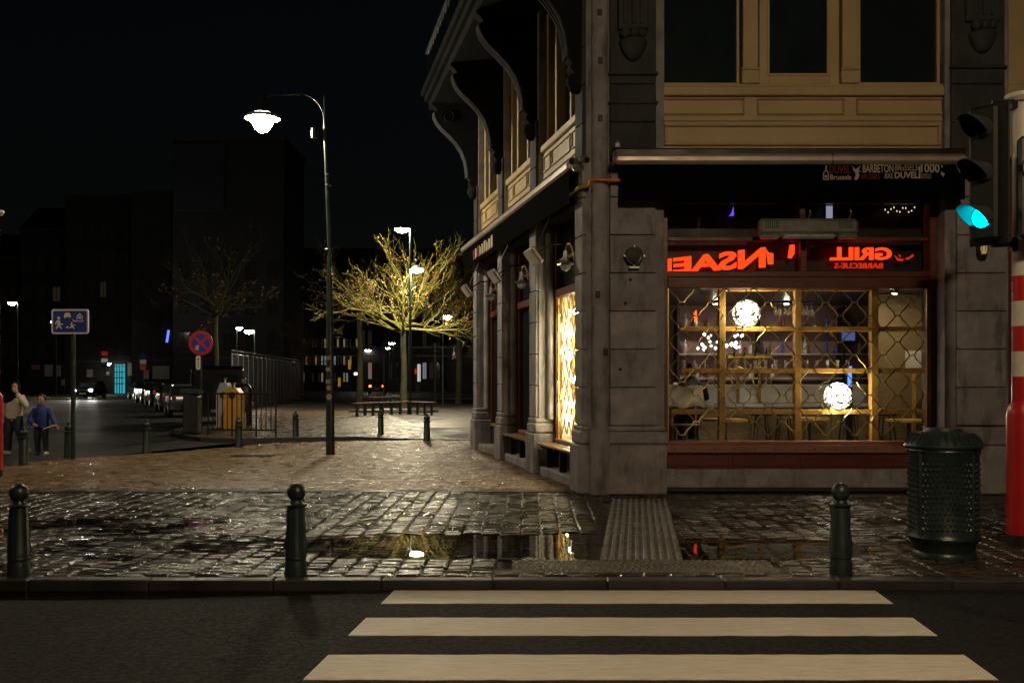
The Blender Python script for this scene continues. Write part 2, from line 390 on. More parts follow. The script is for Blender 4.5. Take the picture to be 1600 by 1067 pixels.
for i in range(8):
    for j in range(2):
        o = bpy.data.objects.new('studded_tile', bme); COL.objects.link(o); o.parent = tp
        o.location = (0.0 + TB*(i+.5) - 1.2, 8.95 + TB*(j+.5) - 10, random.uniform(-.002,.002)); o.rotation_euler = (random.gauss(0,.004), random.gauss(0,.004), 0)
# kerb stones
kerb = struct('kerb', MB().box(-30, 30, KY+0.02, KY+0.13, -0.18, -0.03), MT['joint'])
x = -9.0
while x < 9:
    L_ = random.uniform(0.92, 1.08)
    MB().box(x, x+L_-0.008, KY+random.uniform(-.004,.004), KY+0.155, -0.16, 0.002+random.uniform(-.003,.003), 0.012).build('kerb_stone', MT['kerb'], kerb)
    x += L_
for a, b_ in ((-30,-9.01),(x,30)): MB().box(a, b_, KY, KY+0.155, -0.16, 0.0, 0.012).build('kerb_stone', MT['kerb'], kerb)

# ---- plaza paved in small clinkers, beyond the cobbles
def clinker(name, c1, c2, cm, bw, bh, rough, rough2, bump=0.7, rot=0.0):
    m = bpy.data.materials.new(name); m.use_nodes = True; nt = m.node_tree; N = nt.nodes; L = nt.links; b = N['Principled BSDF']
    geo = N.new('ShaderNodeNewGeometry'); mp = N.new('ShaderNodeMapping'); mp.inputs['Rotation'].default_value = (0,0,rot); L.new(geo.outputs['Position'], mp.inputs[0])
    br = N.new('ShaderNodeTexBrick'); br.inputs['Scale'].default_value = 1.0; br.inputs['Brick Width'].default_value = bw; br.inputs['Row Height'].default_value = bh
    br.inputs['Mortar Size'].default_value = 0.012; br.inputs['Mortar Smooth'].default_value = 0.4
    br.inputs['Color1'].default_value = (*c1,1); br.inputs['Color2'].default_value = (*c2,1); br.inputs['Mortar'].default_value = (*cm,1); L.new(mp.outputs[0], br.inputs['Vector'])
    nz = N.new('ShaderNodeTexNoise'); nz.inputs['Scale'].default_value = 0.55; nz.inputs['Detail'].default_value = 5; L.new(geo.outputs['Position'], nz.inputs['Vector'])
    hs = N.new('ShaderNodeHueSaturation'); rv = N.new('ShaderNodeMapRange'); rv.inputs[1].default_value=.35; rv.inputs[2].default_value=.65; rv.inputs[3].default_value=.65; rv.inputs[4].default_value=1.25
    L.new(nz.outputs[0], rv.inputs[0]); L.new(rv.outputs[0], hs.inputs['Value']); L.new(br.outputs[0], hs.inputs['Color']); L.new(hs.outputs[0], b.inputs['Base Color'])
    n2 = N.new('ShaderNodeTexNoise'); n2.inputs['Scale'].default_value = 0.9; n2.inputs['Detail'].default_value = 4; L.new(geo.outputs['Position'], n2.inputs['Vector'])
    rr = N.new('ShaderNodeMapRange'); rr.inputs[1].default_value=.38; rr.inputs[2].default_value=.6; rr.inputs[3].default_value=rough; rr.inputs[4].default_value=rough2
    L.new(n2.outputs[0], rr.inputs[0]); L.new(rr.outputs[0], b.inputs['Roughness'])
    n3 = N.new('ShaderNodeTexNoise'); n3.inputs['Scale'].default_value = 5; n3.inputs['Detail'].default_value = 6; n3.inputs['Roughness'].default_value = 0.75; L.new(geo.outputs['Position'], n3.inputs['Vector'])
    sm = N.new('ShaderNodeMath'); sm.operation = 'MULTIPLY_ADD'; sm.inputs[1].default_value = -1.0; L.new(br.outputs['Fac'], sm.inputs[0]); L.new(n3.outputs[0], sm.inputs[2])
    bp = N.new('ShaderNodeBump'); bp.inputs['Strength'].default_value = bump; bp.inputs['Distance'].default_value = 0.045; L.new(sm.outputs[0], bp.inputs['Height']); L.new(bp.outputs[0], b.inputs['Normal'])
    return m
MT['clinker'] = clinker('brown_clinkers', (0.17,0.118,0.066), (0.105,0.074,0.045), (0.03,0.025,0.02), 0.24, 0.13, 0.20, 0.6, 1.0)
MT['setts'] = clinker('plaza_setts', (0.05,0.04,0.028), (0.03,0.025,0.02), (0.012,0.011,0.01), 0.30, 0.30, 0.4, 0.7, 1.0)
plz = [(-16,15.3),(9,15.3),(9,27.5)] + [G(760,688),G(560,689),G(430,692),G(372,698),G(300,704),G(232,709),G(114,717),G(60,722),G(0,729),G(-120,742)]
struct('plaza_pavement', MB().sheet(plz, 0.0), MT['clinker'], recalc=False)
# the clinkers and the setts of the square, laid one by one (too small in the picture to pick apart)
MT['clinker_brick'] = mat('clinker_brick', (0.21,0.138,0.07), (0.095,0.066,0.038), 0.2, 0.45, scale=7, bump=0.8, bscale=40, per=0.5)
MT['sett_stone'] = mat('sett_stone', (0.15,0.105,0.056), (0.06,0.046,0.03), 0.24, 0.5, scale=5, bump=0.8, bscale=30, per=0.45)
def lay(name, par, m, w, l, x0, x1, y0, y1, ok, tilt, z):
    b = MB(); gs = [stone_geo(w-.010, l-.010, 50+s) for s in range(10)]
    for j in range(int((y1-y0)/l)):
        for i in range(int((x1-x0)/w)):
            x = x0 + w*(i + (.5 if j % 2 else 0)); y = y0 + l*(j+.5)
            if abs(x/y*F) > 830 or not ok(x, y): continue
            v, f = random.choice(gs); a, c_ = random.gauss(0, tilt), random.gauss(0, tilt); dz = z + random.gauss(0, .0025) + .004*math.sin(x*1.3+y*.9)+.003*math.sin(x*2.9-y*2.2)
            b.add([(x+p, y+q_, h*.6+dz+a*q_-c_*p) for p, q_, h in v], f)
    o = b.build(name, m, par, 35, recalc=False); o['kind'] = 'stuff'
def inside(poly, x, y):
    r_ = False; n = len(poly)
    for i in range(n):
        (a, b), (c_, d) = poly[i], poly[i-1]
        if (b > y) != (d > y) and x < (c_-a)*(y-b)/(d-b)+a: r_ = not r_
    return r_
lay('clinkers', bpy.data.objects['plaza_pavement'], MT['clinker_brick'], .205, .105, -13, 1.2, 15.52, 28.6, lambda x, y: inside(plz, x, y) and not in_building(x, y), .020, .012)
# strip of flat slabs between cobbles and clinkers
sl = struct('slab_strip', MB().sheet([(-16,15.28),(0.95,15.28),(0.95,15.5),(-16,15.5)], 0.001), MT['joint'], recalc=False)
for i in range(22):
    x = -12.5 + i*0.6; MB().box(x+.004, x+.596, 15.285, 15.495, -.04, 0.006, .004).build('slab', MT['kerb'], sl)
# side street behind the plaza, and the sett-paved square with its kerbed tip
struct('side_street', MB().sheet([(-200,16),(-12,16),(-3,40),(30,120),(30,400),(-200,400)], -0.06), MT['far_asphalt'], recalc=False)
tip = [(-3.0,28.0),G(560,684),G(440,686),G(372,687.5),G(320,686),G(288,682),G(274,677.5),G(280,672),G(300,667),G(330,660)]
sq = [(9,27.5),(-1.0,27.9)] + tip[1:] + [G(345,645),(-23,62),(-26,90),(40,90),(40,27.5)]
struct('square', MB().prism(sq, -0.15, 0.012), MT['setts'])
lay('setts', bpy.data.objects['square'], MT['sett_stone'], .20, .20, -14, 3, 28.2, 52, lambda x, y: inside(sq, x, y) and inside([(a*1.0, b) for a, b in sq], x-.25, y-.2) and not in_building(x, y), .035, .022)
tk = struct('square_kerb', MB().tube([(a,b_,0.0) for a,b_ in tip], 0.03, 6), MT['kerb'])
for (a, b_) in zip(tip[:-1], tip[1:]):
    d = Vector((b_[0]-a[0], b_[1]-a[1])); L_ = d.length; d.normalize(); n = Vector((-d.y, d.x))
    k = max(1, round(L_ / 1.0))
    for i in range(k):
        p = Vector(a) + d * (L_ * i / k + .01); q = Vector(a) + d * (L_ * (i+1) / k - .01)
        poly = [(p+n*.11), (q+n*.11), (q-n*.11), (p-n*.11)]
        MB().prism([(v.x, v.y) for v in poly], -0.12, 0.05 + random.uniform(-.004,.004)).build('kerb_stone', MT['kerb'], tk)
# smooth sand-coloured ramp by the corner of the building, and a drain grate
MT['ramp'] = mat('smooth_concrete', (0.25,0.19,0.11), (0.2,0.15,0.085), 0.5, 0.35, scale=1.2)
struct('ramp', MB().sheet([G(628,662,.02),G(700,655,.02),G(780,652,.02),G(780,668,.02),G(660,668,.02),G(632,665,.02)], 0.02), MT['ramp'], recalc=False)
def grate(px, py, w, d):
    x, y = G(px, py); t = thing('drain_grate', 'flat iron drain grate set in the brown paving' if py > 695 else 'flat iron drain grate among the square setts behind the tall lamp post', 'grate', (x, y, 0))
    MB().box(x-w/2, x+w/2, y-d/2, y+d/2, -.02, .018).build('frame', MT['black'], t)
    for i in range(12):
        a = x - w/2 + w*(i+.5)/12; MB().box(a-.02, a+.02, y-d/2+.03, y+d/2-.03, .016, .03).build('bar', MT['iron'], t)
grate(395, 713, 0.9, 0.5); grate(545, 678, 1.0, 0.9)
# ================================================================== CORNER BUILDING
bld = thing('corner_building', 'blue stone corner building with cream window joinery above a bar front', 'building', (2.0, 15.3, 0))
def FR(): return MB()
BLK0, BLKH = 1.03, 0.573
GY = 15.45                                                   # shop glass plane
def blocks(parent, T, a0, a1, d0, d1, z0, z1, name='stone_block', m='stone', j=0.006, ch=0.010):
    z = z0
    while z < z1 - 0.1:
        h = min(BLKH, z1 - z)
        MB(T).box(a0, a1, d0, d1, z + j, z + h - j, ch).build(name, MT[m], parent)
        z += BLKH
# ---- corner pier
pier = MB().prism([(2.30,15.05),(1.27,15.05),S(0.03,-0.03),S(0.45,-0.03),S(0.45,-0.6),(2.30,15.9)], 0.0, 12.0).build('corner_pier', MT['stone'], bld)
blocks(pier, None, 1.475, 2.17, 14.975, 15.06, BLK0, 5.0)
blocks(pier, None, 1.475, 2.17, 14.99, 15.06, 5.0+.02, 6.3, m='stone_dark')
blocks(pier, TS, 0.03, 0.44, -0.035, 0.03, BLK0, 5.0)
blocks(pier, TS, 0.03, 0.44, -0.035, 0.03, 5.02, 8.2, m='stone_dark')
MB().lathe([(.125,1.0),(.125,12.0)], (1.325,15.02,0), 20).build('round_shaft', MT['stone'], pier, 50)
MB().box(1.475, 2.17, 14.99, 15.06, 6.34, 12.0, .01).build('upper_shaft', MT['stone_dark'], pier)
for z in (5.86, 6.30): MB().box(1.45, 2.20, 14.955, 15.06, z, z+0.045, .01).build('ledge', MT['stone_dark'], pier)
# plinth of the pier
MT['stained'] = mat('stained_stone', (0.38,0.345,0.35), (0.22,0.195,0.2), 0.55, 0.75, scale=3.2, bump=0.35, bscale=28, detail=8, streak=(0.03,0.028,0.03))
pl = MB().box(1.44, 2.32, 14.90, 15.1, 0, 0.74, .02).build('plinth', MT['stained'], pier)
MB().box(1.42, 2.335, 14.925, 15.1, 0.745, 0.94, .03).build('plinth_moulding', MT['stone'], pier)
MB().box(1.45, 2.31, 14.955, 15.1, 0.945, 1.02, .02).build('plinth_moulding', MT['stone'], pier)
MB().lathe([(.17,0),(.17,.74),(.165,.76),(.165,.92),(.135,1.0)], (1.325,15.02,0), 20).build('shaft_base', MT['stone'], pier, 50)
MB(TS).box(-.02, .50, -.2, .10, 0, .74, .02).build('plinth', MT['stone'], pier)
MB(TS).box(-.01, .48, -.2, .075, .745, .95, .03).build('plinth_moulding', MT['stone'], pier)
MB(TS).box(.0, .47, -.2, .05, .955, 1.02, .02).build('plinth_moulding', MT['stone'], pier)
# anchor holes and old fixings on the stone
for (px, py) in ((985,437),(977,474),(969,577),(944,573),(945,588)):
    MB().lathe([(.022,0),(.026,.008),(.01,.014)], (PX(px,14.97), 14.972, PZ(py,14.97)), 8, M=Matrix.Rotation(R(90),3,'X')).build('fixing', MT['black'], pier)
for (px, py) in ((938,95),(938,185),(937,20),(946,550),(934,460)):
    MB().box(PX(px,14.9)-.035, PX(px,14.9)+.035, 14.88, 14.92, PZ(py,14.9)-.05, PZ(py,14.9)+.05, .01).build('pipe_bracket', MT['black'], pier)
def pendant(cx, zt, y, par, w=.45):
    """fluted bracket with a bell-shaped drop"""
    q = MB().box(cx-w/2, cx+w/2, y-.10, y+.02, zt+.22, zt+1.6, .02).build('bracket', MT['stone_dark'], par)
    for k in (-1, 0, 1): MB().box(cx+k*.12-.03, cx+k*.12+.03, y-.13, y-.09, zt+.3, zt+1.5, .012).build('flute', MT['stone_dark'], q)
    for k in (-1, 0, 1): MB().lathe([(.01,-.09),(.06,-.05),(.075,0),(.06,.05),(.01,.09)], (cx+k*.12, y-.12, zt+.16), 8).build('boss', MT['stone_dark'], q)
    MB().lathe([(.03,-.24),(.10,-.2),(.17,-.10),(.20,0),(.215,.03),(.2,.06)], (cx, y-.03, zt), 16).build('drop', MT['stone_dark'], q, 40)
pendant(1.82, 6.74, 14.99, pier)
# ---- right-hand pier
pier2 = MB().box(6.54, 7.50, 15.05, 15.9, 0, 12.0).build('end_pier', MT['stone'], bld)
blocks(pier2, None, 6.70, 7.44, 14.985, 15.06, BLK0, 5.0)
blocks(pier2, None, 6.62, 7.42, 14.99, 15.06, 5.02, 6.4, m='stone_dark')
MB().box(6.56, 7.50, 14.93, 15.1, 0, .72, .02).build('plinth', MT['stone'], pier2)
MB().box(6.60, 7.47, 14.955, 15.1, .725, 1.01, .03).build('plinth_moulding', MT['stone'], pier2)
MB().box(6.62, 7.42, 14.99, 15.06, 6.45, 12.0, .01).build('upper_shaft', MT['stone_dark'], pier2)
MB().box(6.6, 7.45, 14.95, 15.06, 6.40, 6.44, .01).build('ledge', MT['stone_dark'], pier2)
pendant(7.06, 6.86, 14.99, pier2, .5)
# ---- front bay: base, red timber stall riser and sill, frame, transoms
sb = MB().box(2.30, 6.54, 15.38, 15.9, 0, 0.34, .012).build('stone_base', MT['stone'], bld)
MB().box(2.33, 6.52, 15.30, 15.39, 0, 0.06, .01).build('step', MT['kerb'], sb)
st = MB().box(2.30, 6.54, 15.40, 15.55, 0.345, 0.585, .008).build('stall_riser', MT['redwood'], bld)
for k in range(4):
    x = 2.36 + k*1.045; MB().box(x, x+.99, 15.385, 15.41, .38, .55, .012).build('panel', MT['redwood'], st)
sill = MB().box(2.30, 6.54, 15.33, 15.55, 0.59, 0.72, .012).build('window_sill', MT['pinkwood'], bld)
MB().box(2.305, 6.535, 15.36, 15.55, 0.722, 0.772, .008).build('sill_bead', MT['pinkwood'], sill)
for k in range(13): MB().lathe([(.012,0),(.012,.006),(.004,.009)], (2.5+k*.31, 15.331, .655), 8, M=Matrix.Rotation(R(90),3,'X')).build('screw', MT['black'], sill)
fr = MB().box(2.30, 2.40, 15.34, 15.55, .774, 4.50, .008).build('window_frame', MT['redwood'], bld)
MB().box(6.44, 6.54, 15.34, 15.55, .774, 4.50, .008).build('jamb', MT['redwood'], fr)
MB().box(2.402, 6.438, 15.36, 15.55, 3.13, 3.36, .01).build('transom_rail', MT['redwood'], fr)
MB().box(2.402, 6.438, 15.335, 15.40, 3.30, 3.39, .01).build('transom_moulding', MT['redwood'], fr)
MB().box(2.402, 6.438, 15.38, 15.52, 3.86, 3.92, .008).build('transom_bar', MT['redwood'], fr)
MB().box(PX(1249,15.45), PX(1258,15.45), 15.385, 15.52, 3.392, 3.858, .006).build('mullion', MT['redwood'], fr)
MB().box(2.402, 6.438, 15.36, 15.52, 4.44, 4.50, .008).build('head_rail', MT['redwood'], fr)
wn_ = MB().box(2.402, 6.438, GY, GY+.008, .774, 3.128).build('shop_window', MT['pane'], bld)
MB().box(2.402, PX(1249,15.45)-.002, GY, GY+.008, 3.394, 3.858).build('transom_pane', MT['pane'], bld)
MB().box(PX(1258,15.45)+.002, 6.438, GY, GY+.008, 3.394, 3.858).build('transom_pane', MT['pane'], bld)
MB().box(2.402, 6.438, GY, GY+.008, 3.922, 4.438).build('transom_pane', MT['pane'], bld)
MB().box(2.30, 6.54, 15.42, 15.9, 4.505, 5.12).build('fascia', MT['stone_dark'], bld)
# ---- first floor cream joinery on the front
fy = 15.16
cj = MB().box(2.20, 6.62, fy, 15.6, 5.125, 6.02, .006).build('apron', MT['cream'], bld)
def fpanel(x0, x1, z0, z1, par, d=.045, w=.034):
    """sunk panel: a raised picture-frame moulding round a recessed field"""
    MB().box(x0, x1, fy-d, fy+.01, z1-w, z1, .016).build('panel_moulding', MT['cream'], par)
    MB().box(x0, x1, fy-d, fy+.01, z0, z0+w, .016).build('panel_moulding', MT['cream'], par)
    MB().box(x0, x0+w, fy-d, fy+.01, z0+w+.001, z1-w-.001, .016).build('panel_moulding', MT['cream'], par)
    MB().box(x1-w, x1, fy-d, fy+.01, z0+w+.001, z1-w-.001, .016).build('panel_moulding', MT['cream'], par)
def fX(px): return PX(px, 15.14)
def fZ(py): return PZ(py, 15.14)
for (a, b) in ((1034,1164),(1183,1320),(1338,1480)): fpanel(fX(a), fX(b), fZ(180), fZ(153), cj)
fpanel(fX(1038), fX(1470), fZ(228), fZ(193), cj, .055, .05)
MB().box(2.20, 6.62, fy-.03, fy+.01, fZ(189.5), fZ(184), .008).build('string_course', MT['cream'], cj)
sl2 = MB().box(2.19, 6.64, fy-.09, 15.6, 6.022, 6.16, .015).build('first_floor_sill', MT['cream'], bld)
MB().box(2.21, 6.62, fy-.05, 15.6, 6.162, 6.205, .01).build('sill_moulding', MT['cream'], sl2)
ZT = 9.4
def ffwin(px0, px1, zb, frame_w, yoff, gl='darkglass'):
    x0, x1 = fX(px0), fX(px1); y = fy + yoff
    w = MB().box(x0, x0+frame_w, y, 15.6, zb, ZT, .006).build('first_floor_window', MT['cream'], bld)
    MB().box(x1-frame_w, x1, y, 15.6, zb, ZT, .006).build('stile', MT['cream'], w)
    MB().box(x0+frame_w+.001, x1-frame_w-.001, y, 15.6, zb, zb+frame_w, .006).build('bottom_rail', MT['cream'], w)
    MB().box(x0+frame_w*.55, x1-frame_w*.55, y+.045, y+.06, zb+frame_w*.5, ZT).build('pane', MT[gl], w)
    return w
ffwin(1030, 1157, 6.207, .045, .05); ffwin(1342, 1472, 6.207, .05, .05)
wc = ffwin(1187, 1312, 6.207, .15, .00); 
x0, x1 = fX(1199), fX(1296); MB().box(x0, x0+.035, fy-.02, fy+.02, 6.34, ZT, .006).build('sash', MT['cream'], wc); MB().box(x1-.035, x1, fy-.02, fy+.02, 6.34, ZT, .006).build('sash', MT['cream'], wc); MB().box(x0+.036, x1-.036, fy-.02, fy+.02, 6.335, 6.375, .006).build('sash', MT['cream'], wc)
for (a, b) in ((1158,1186),(1313,1341)):
    p_ = MB().box(fX(a)+.02, fX(b)-.02, fy-.06, 15.6, 6.45, ZT, .01).build('mullion_pilaster', MT['cream'], bld)
    MB().box(fX(a), fX(b), fy-.085, 15.6, 6.207, 6.40, .01).build('pedestal', MT['cream'], p_)
    MB().box(fX(a)-.01, fX(b)+.01, fy-.10, 15.6, 6.402, 6.448, .015).build('pedestal_cap', MT['cream'], p_)
MB().box(2.19, 6.64, 15.3, 15.6, 9.41, 12.0).build('upper_wall', MT['stone_dark'], bld)
# neighbouring bay beyond the end pier
nb = MB().box(7.505, 10.5, 15.2, 15.9, 5.12, 6.02, .006).build('apron', MT['cream'], bld)
MB().box(7.505, 10.5, 15.1, 15.9, 6.022, 6.2, .015).build('first_floor_sill', MT['cream'], bld)
MB().box(7.6, 10.4, 15.24, 15.26, 6.21, 9.4).build('first_floor_window', MT['cream'], bld)
MB().box(7.505, 10.5, 15.4, 15.9, 0, 5.11).build('neighbour_front', MT['redwood'], bld)
MB().box(7.505, 10.5, 15.3, 15.9, 9.41, 12.0).build('upper_wall', MT['stone_dark'], bld)

# ---- side facade
PIL = [(3.0, 3.65), (6.1, 6.7), (9.2, 9.75)]
for (a, b) in PIL:
    p_ = MB(TS).box(a+.06, b-.06, -.34, -.03, 0, 12.0).build('pilaster', MT['stone'], bld)
    blocks(p_, TS, a+.08, b-.08, -.035, .03, BLK0, 4.95)
    blocks(p_, TS, a+.08, b-.08, -.035, .02, 5.0, 6.4, m='stone_dark')
    MB(TS).box(a, b, -.33, .09, 0, .74, .02).build('plinth', MT['stone'], p_)
    MB(TS).box(a+.02, b-.02, -.32, .065, .745, .93, .03).build('plinth_moulding', MT['stone'], p_)
    MB(TS).box(a+.04, b-.04, -.31, .045, .935, 1.02, .02).build('plinth_moulding', MT['stone'], p_)
    c = S(a+.06, -.24)
    MB().lathe([(.085,1.0),(.085,4.9)], (c[0], c[1], 0), 14).build('half_column', MT['stone'], p_, 50)
BAYS = [(.50, 3.0), (3.65, 6.1), (6.7, 9.2)]
for i, (a, b) in enumerate(BAYS):
    a_, b_ = a+.0, b+.05
    base = MB(TS).box(a_, b_, -.36, -.02, 0, .16, .015).build('bay_base', MT['stone'], bld)
    MB(TS).box(a_, b_, -.45, -.33, .165, .58, .01).build('bay_riser', MT['dark_paint'], bld)
    w = MB(TS).box(a_, b_, -.42, -.30, .585, .66, .01).build('bay_window', MT['benchwood'], bld)
    MB(TS).box(a_, a_+.07, -.42, -.31, .661, 4.5, .01).build('jamb', MT['redwood'], w)
    MB(TS).box(b_-.12, b_-.02, -.42, -.31, .661, 4.5, .01).build('jamb', MT['redwood'], w)
    MB(TS).box(a_+.071, b_-.121, -.42, -.28, 3.18, 3.32, .012).build('transom_rail', MT['redwood'], w)
    MB(TS).box(a_+.071, b_-.121, -.41, -.31, 3.80, 3.86, .01).build('transom_bar', MT['redwood'], w)
    MB(TS).box(a_+.071, b_-.121, -.40, -.392, .661, 3.178).build('pane', MT['pane'] if i == 0 else MT['darkglass'], w)
    MB(TS).box(a_+.071, b_-.121, -.40, -.392, 3.322, 3.798).build('transom_pane', MT['darkglass'], w)
    MB(TS).box(a_+.071, b_-.121, -.40, -.392, 3.862, 4.498).build('transom_pane', MT['darkglass'], w)
    MB(TS).box(a_, b_, -.42, -.10, 4.502, 5.0).build('fascia', MT['stone_dark'], bld)
    # first floor: cream apron with sunk panels, sill, window
    ap = MB(TS).box(a-.03, b+.03, -.4, -.10, 5.02, 5.78, .008).build('apron', MT['cream'], bld)
    for (p0, p1) in ((a+.06, a+.55), (a+.65, b-.65), (b-.55, b-.06)):
        for (u0, u1, z0, z1) in ((p0, p1, 5.68, 5.71), (p0, p1, 5.42, 5.45), (p0, p0+.03, 5.451, 5.679), (p1-.03, p1, 5.451, 5.679)):
            MB(TS).box(u0, u1, -.12, -.075, z0, z1, .006).build('panel_moulding', MT['cream'], ap)
    for (u0, u1, z0, z1) in ((a+.06, b-.06, 5.30, 5.335), (a+.06, b-.06, 5.08, 5.115), (a+.06, a+.095, 5.116, 5.299), (b-.095, b-.06, 5.116, 5.299)):
        MB(TS).box(u0, u1, -.12, -.075, z0, z1, .006).build('panel_moulding', MT['cream'], ap)
    MB(TS).box(a-.03, b+.03, -.4, -.05, 5.785, 5.92, .02).build('first_floor_sill', MT['cream'], bld)
    ww = MB(TS).box(a, a+.10, -.4, -.16, 5.925, 8.3, .01).build('first_floor_window', MT['cream'], bld)
    MB(TS).box(b-.10, b, -.4, -.16, 5.925, 8.3, .01).build('stile', MT['cream'], ww)
    for u in (a+.72, b-.82):
        MB(TS).box(u, u+.10, -.4, -.13, 5.925, 8.3, .01).build('mullion', MT['cream'], ww)
    MB(TS).box(a+.101, b-.101, -.4, -.2, 5.925, 6.02, .008).build('bottom_rail', MT['cream'], ww)
    for (u0, u1) in ((a+.101, a+.719), (a+.821, b-.821), (b-.719, b-.101)):
        MB(TS).box(u0, u1, -.30, -.29, 6.021, 8.3).build('pane', MT['darkglass'], ww)
    MB(TS).box(a-.05, b+.05, -.4, -.1, 8.305, 12.0).build('upper_wall', MT['stone_dark'], bld)
# balcony on big S-shaped consoles
bal = MB(TS).box(-.2, 10.1, -.05, 1.08, 8.36, 8.56, .02).build('balcony', MT['black_stone'], bld)
MB(TS).box(-.25, 10.15, -.05, 1.18, 8.565, 8.70, .03).build('cornice', MT['black_stone'], bal)
MB(TS).box(-.3, 10.2, -.05, 1.26, 8.705, 8.86, .03).build('cornice', MT['black_stone'], bal)
MB(TS).box(-.25, 10.15, 1.05, 1.16, 9.75, 9.85, .015).build('handrail', MT['iron'], bal)
for k in range(26):
    s_ = -.2 + k*.41; MB(TS).box(s_, s_+.025, 1.09, 1.115, 8.86, 9.75).build('baluster', MT['iron'], bal)
def console(sc):
    prof = [(-.03,6.25),(.08,6.27),(.12,6.36),(.19,6.45),(.16,6.52),(.22,6.60),(.23,6.75),(.27,6.98),(.35,7.20),(.50,7.42),(.68,7.60),(.86,7.76),(.97,7.90),(1.02,8.02),(1.03,8.12),(.96,8.16),(1.02,8.24),(1.10,8.30),(1.10,8.355),(-.03,8.355)]
    v = MB(TS); n = len(prof)
    c_ = v.prism([(o_, z) for o_, z in prof], sc-.13, sc+.13, axis='x').build('console', MT['black_stone'], bld)
    curve = prof[5:15]
    for k, off in enumerate((-.10, 0, .10)):       # three raised ribs follow the curve
        MB().tube([TS((sc+off, o_+.008, z)) for o_, z in curve], .028, 6).build('rib', MT['stone_dark'], c_)
    p = S(sc, .06); MB().lathe([(.02,-.2),(.10,-.16),(.155,-.06),(.165,.02),(.13,.08)], (p[0], p[1], 6.28), 14).build('drop', MT['black_stone'], c_, 40)
    for sd in (-.135, .135):
        pth = [TS((sc+sd, .70+.17*math.cos(t)*(1-t/14), 8.02+.17*math.sin(t)*(1-t/14))) for t in np.linspace(0, 10, 26)]
        MB().tube(pth, .022, 5).build('scroll', MT['black_stone'], c_)
for sc in (.25, 3.32, 6.4, 9.45): console(sc)
# roof and back of the building so it is a closed block
rf = MB().prism([(2.3,15.9),S(.45,-.5),S(9.75,-.3),S(9.75,-10),(10.5,24),(10.5,15.9)], 12.0, 12.3).build('roof', MT['stone_dark'], bld)
MB(TS).box(9.55, 9.76, -9.5, -.06, 0, 12.0).build('end_wall', MT['brickfar'], bld)
MB(TS).box(.1, 9.6, -.7, -.6, 5.0, 12.0).build('inner_wall', MT['brickfar'], bld)

# ---- corner pilaster details: pipes, cameras
gp = thing('gas_pipe', 'thin yellow and orange pipe running under the awnings round the stone corner', 'pipe', S(4, .1, 4.58))
MB().tube([S(9.4,.09,4.57), S(-.05,.09,4.60), (1.16,14.86,4.61)], .028, 8).build('yellow_run', mat('yellow_pipe',(.42,.30,.03),(.32,.22,.02),.45,scale=8), gp, 40)
MB().tube([(1.155,14.862,4.61),(1.17,14.85,4.68),(1.24,14.85,4.70),(1.62,14.85,4.69)], .03, 8).build('orange_run', mat('orange_pipe',(.60,.16,.02),(.45,.11,.015),.45,scale=8), gp, 40)
for s_ in (.9, 2.9, 5.0, 7.2): MB(TS).box(s_, s_+.04, -.05, .125, 4.54, 4.62).build('clip', MT['black'], gp)
def cctv(p, lab, rz):
    t = thing('security_camera', lab, 'camera', p, rz, local=True)
    MB().lathe([(.02,0),(.055,.02),(.06,.13),(.05,.15)], (0,0,0), 12, M=Matrix.Rotation(R(100),3,'X')).build('housing', MT['steel'], t, 40, world=False)
    MB().lathe([(.045,0),(.04,.03),(.01,.04)], (0,-.14,-.03), 12, M=Matrix.Rotation(R(100),3,'X')).build('lens', MT['black'], t, 40, world=False)
    MB().box(-.05,.05,.02,.16,-.14,-.06,.01).build('mount', MT['steel'], t, world=False)
    MB().tube([(0,.02,-.02),(0,.08,-.06)], .02, 6).build('arm', MT['steel'], t, world=False)
cctv((PX(899,14.75), 14.75, PZ(252,14.75)), 'small security camera on the stone corner above the orange pipe', R(-25))
cctv((PX(907,14.8), 14.82, PZ(249,14.8)), 'second security camera on the stone corner pointing down the pavement', R(35))
t = thing('alarm_sensor', 'tiny white alarm sensor on top of the awning end', 'sensor', (PX(965,14.8), 14.8, PZ(231,14.8)), local=True)
MB().box(-.035,.035,-.03,.03,0,.07,.01).build('body', MT['white'], t, world=False); MB().lathe([(.02,.07),(.02,.10),(.005,.115)],(0,0,0),8).build('lamp', MT['pinkwood'], t, world=False)

# ================================================================== AWNINGS
aw = thing('front_awning', 'closed black awning with a pale metal front bar over the bar window', 'awning', (4.2, 14.9, 4.4))
AX0, AX1 = PX(959,14.62), PX(1512,14.62)
MB().box(AX0+.02, AX1, 14.66, 15.16, 5.02, 5.13, .02).build('cassette', MT['black'], aw)
MB().box(AX0, AX1, 14.58, 14.70, 4.88, 5.035, .05).build('front_bar', MT['alu'], aw, 40)
MB().box(AX0-.01, AX0, 14.575, 14.71, 4.87, 5.045).build('end_cap', MT['pinkwood'], aw)
MB().box(AX0+3.2, AX0+3.21, 14.576, 14.70, 4.876, 5.038, .0).build('bar_joint', MT['black'], aw)
val = MB(); vx = np.linspace(PX(973,14.65), AX1-.02, 60)
vv = [(x, 14.645 + .006*math.sin(i*1.3), 4.885) for i, x in enumerate(vx)] + [(x, 14.655 + .010*math.sin(i*1.3+.5), 4.37) for i, x in enumerate(vx)]
n = len(vx); vv += [(a, b+.004, c) for a, b, c in vv]
val.add(vv, [(i, i+1, n+i+1, n+i) for i in range(n-1)] + [(2*n+i, 3*n+i, 3*n+i+1, 2*n+i+1) for i in range(n-1)])
vo = val.build('valance', MT['fabric'], aw, recalc=False)
MB().box(PX(973,14.9), AX1-.02, 14.70, 15.36, 4.86, 4.88).build('underside', MT['fabric'], aw)
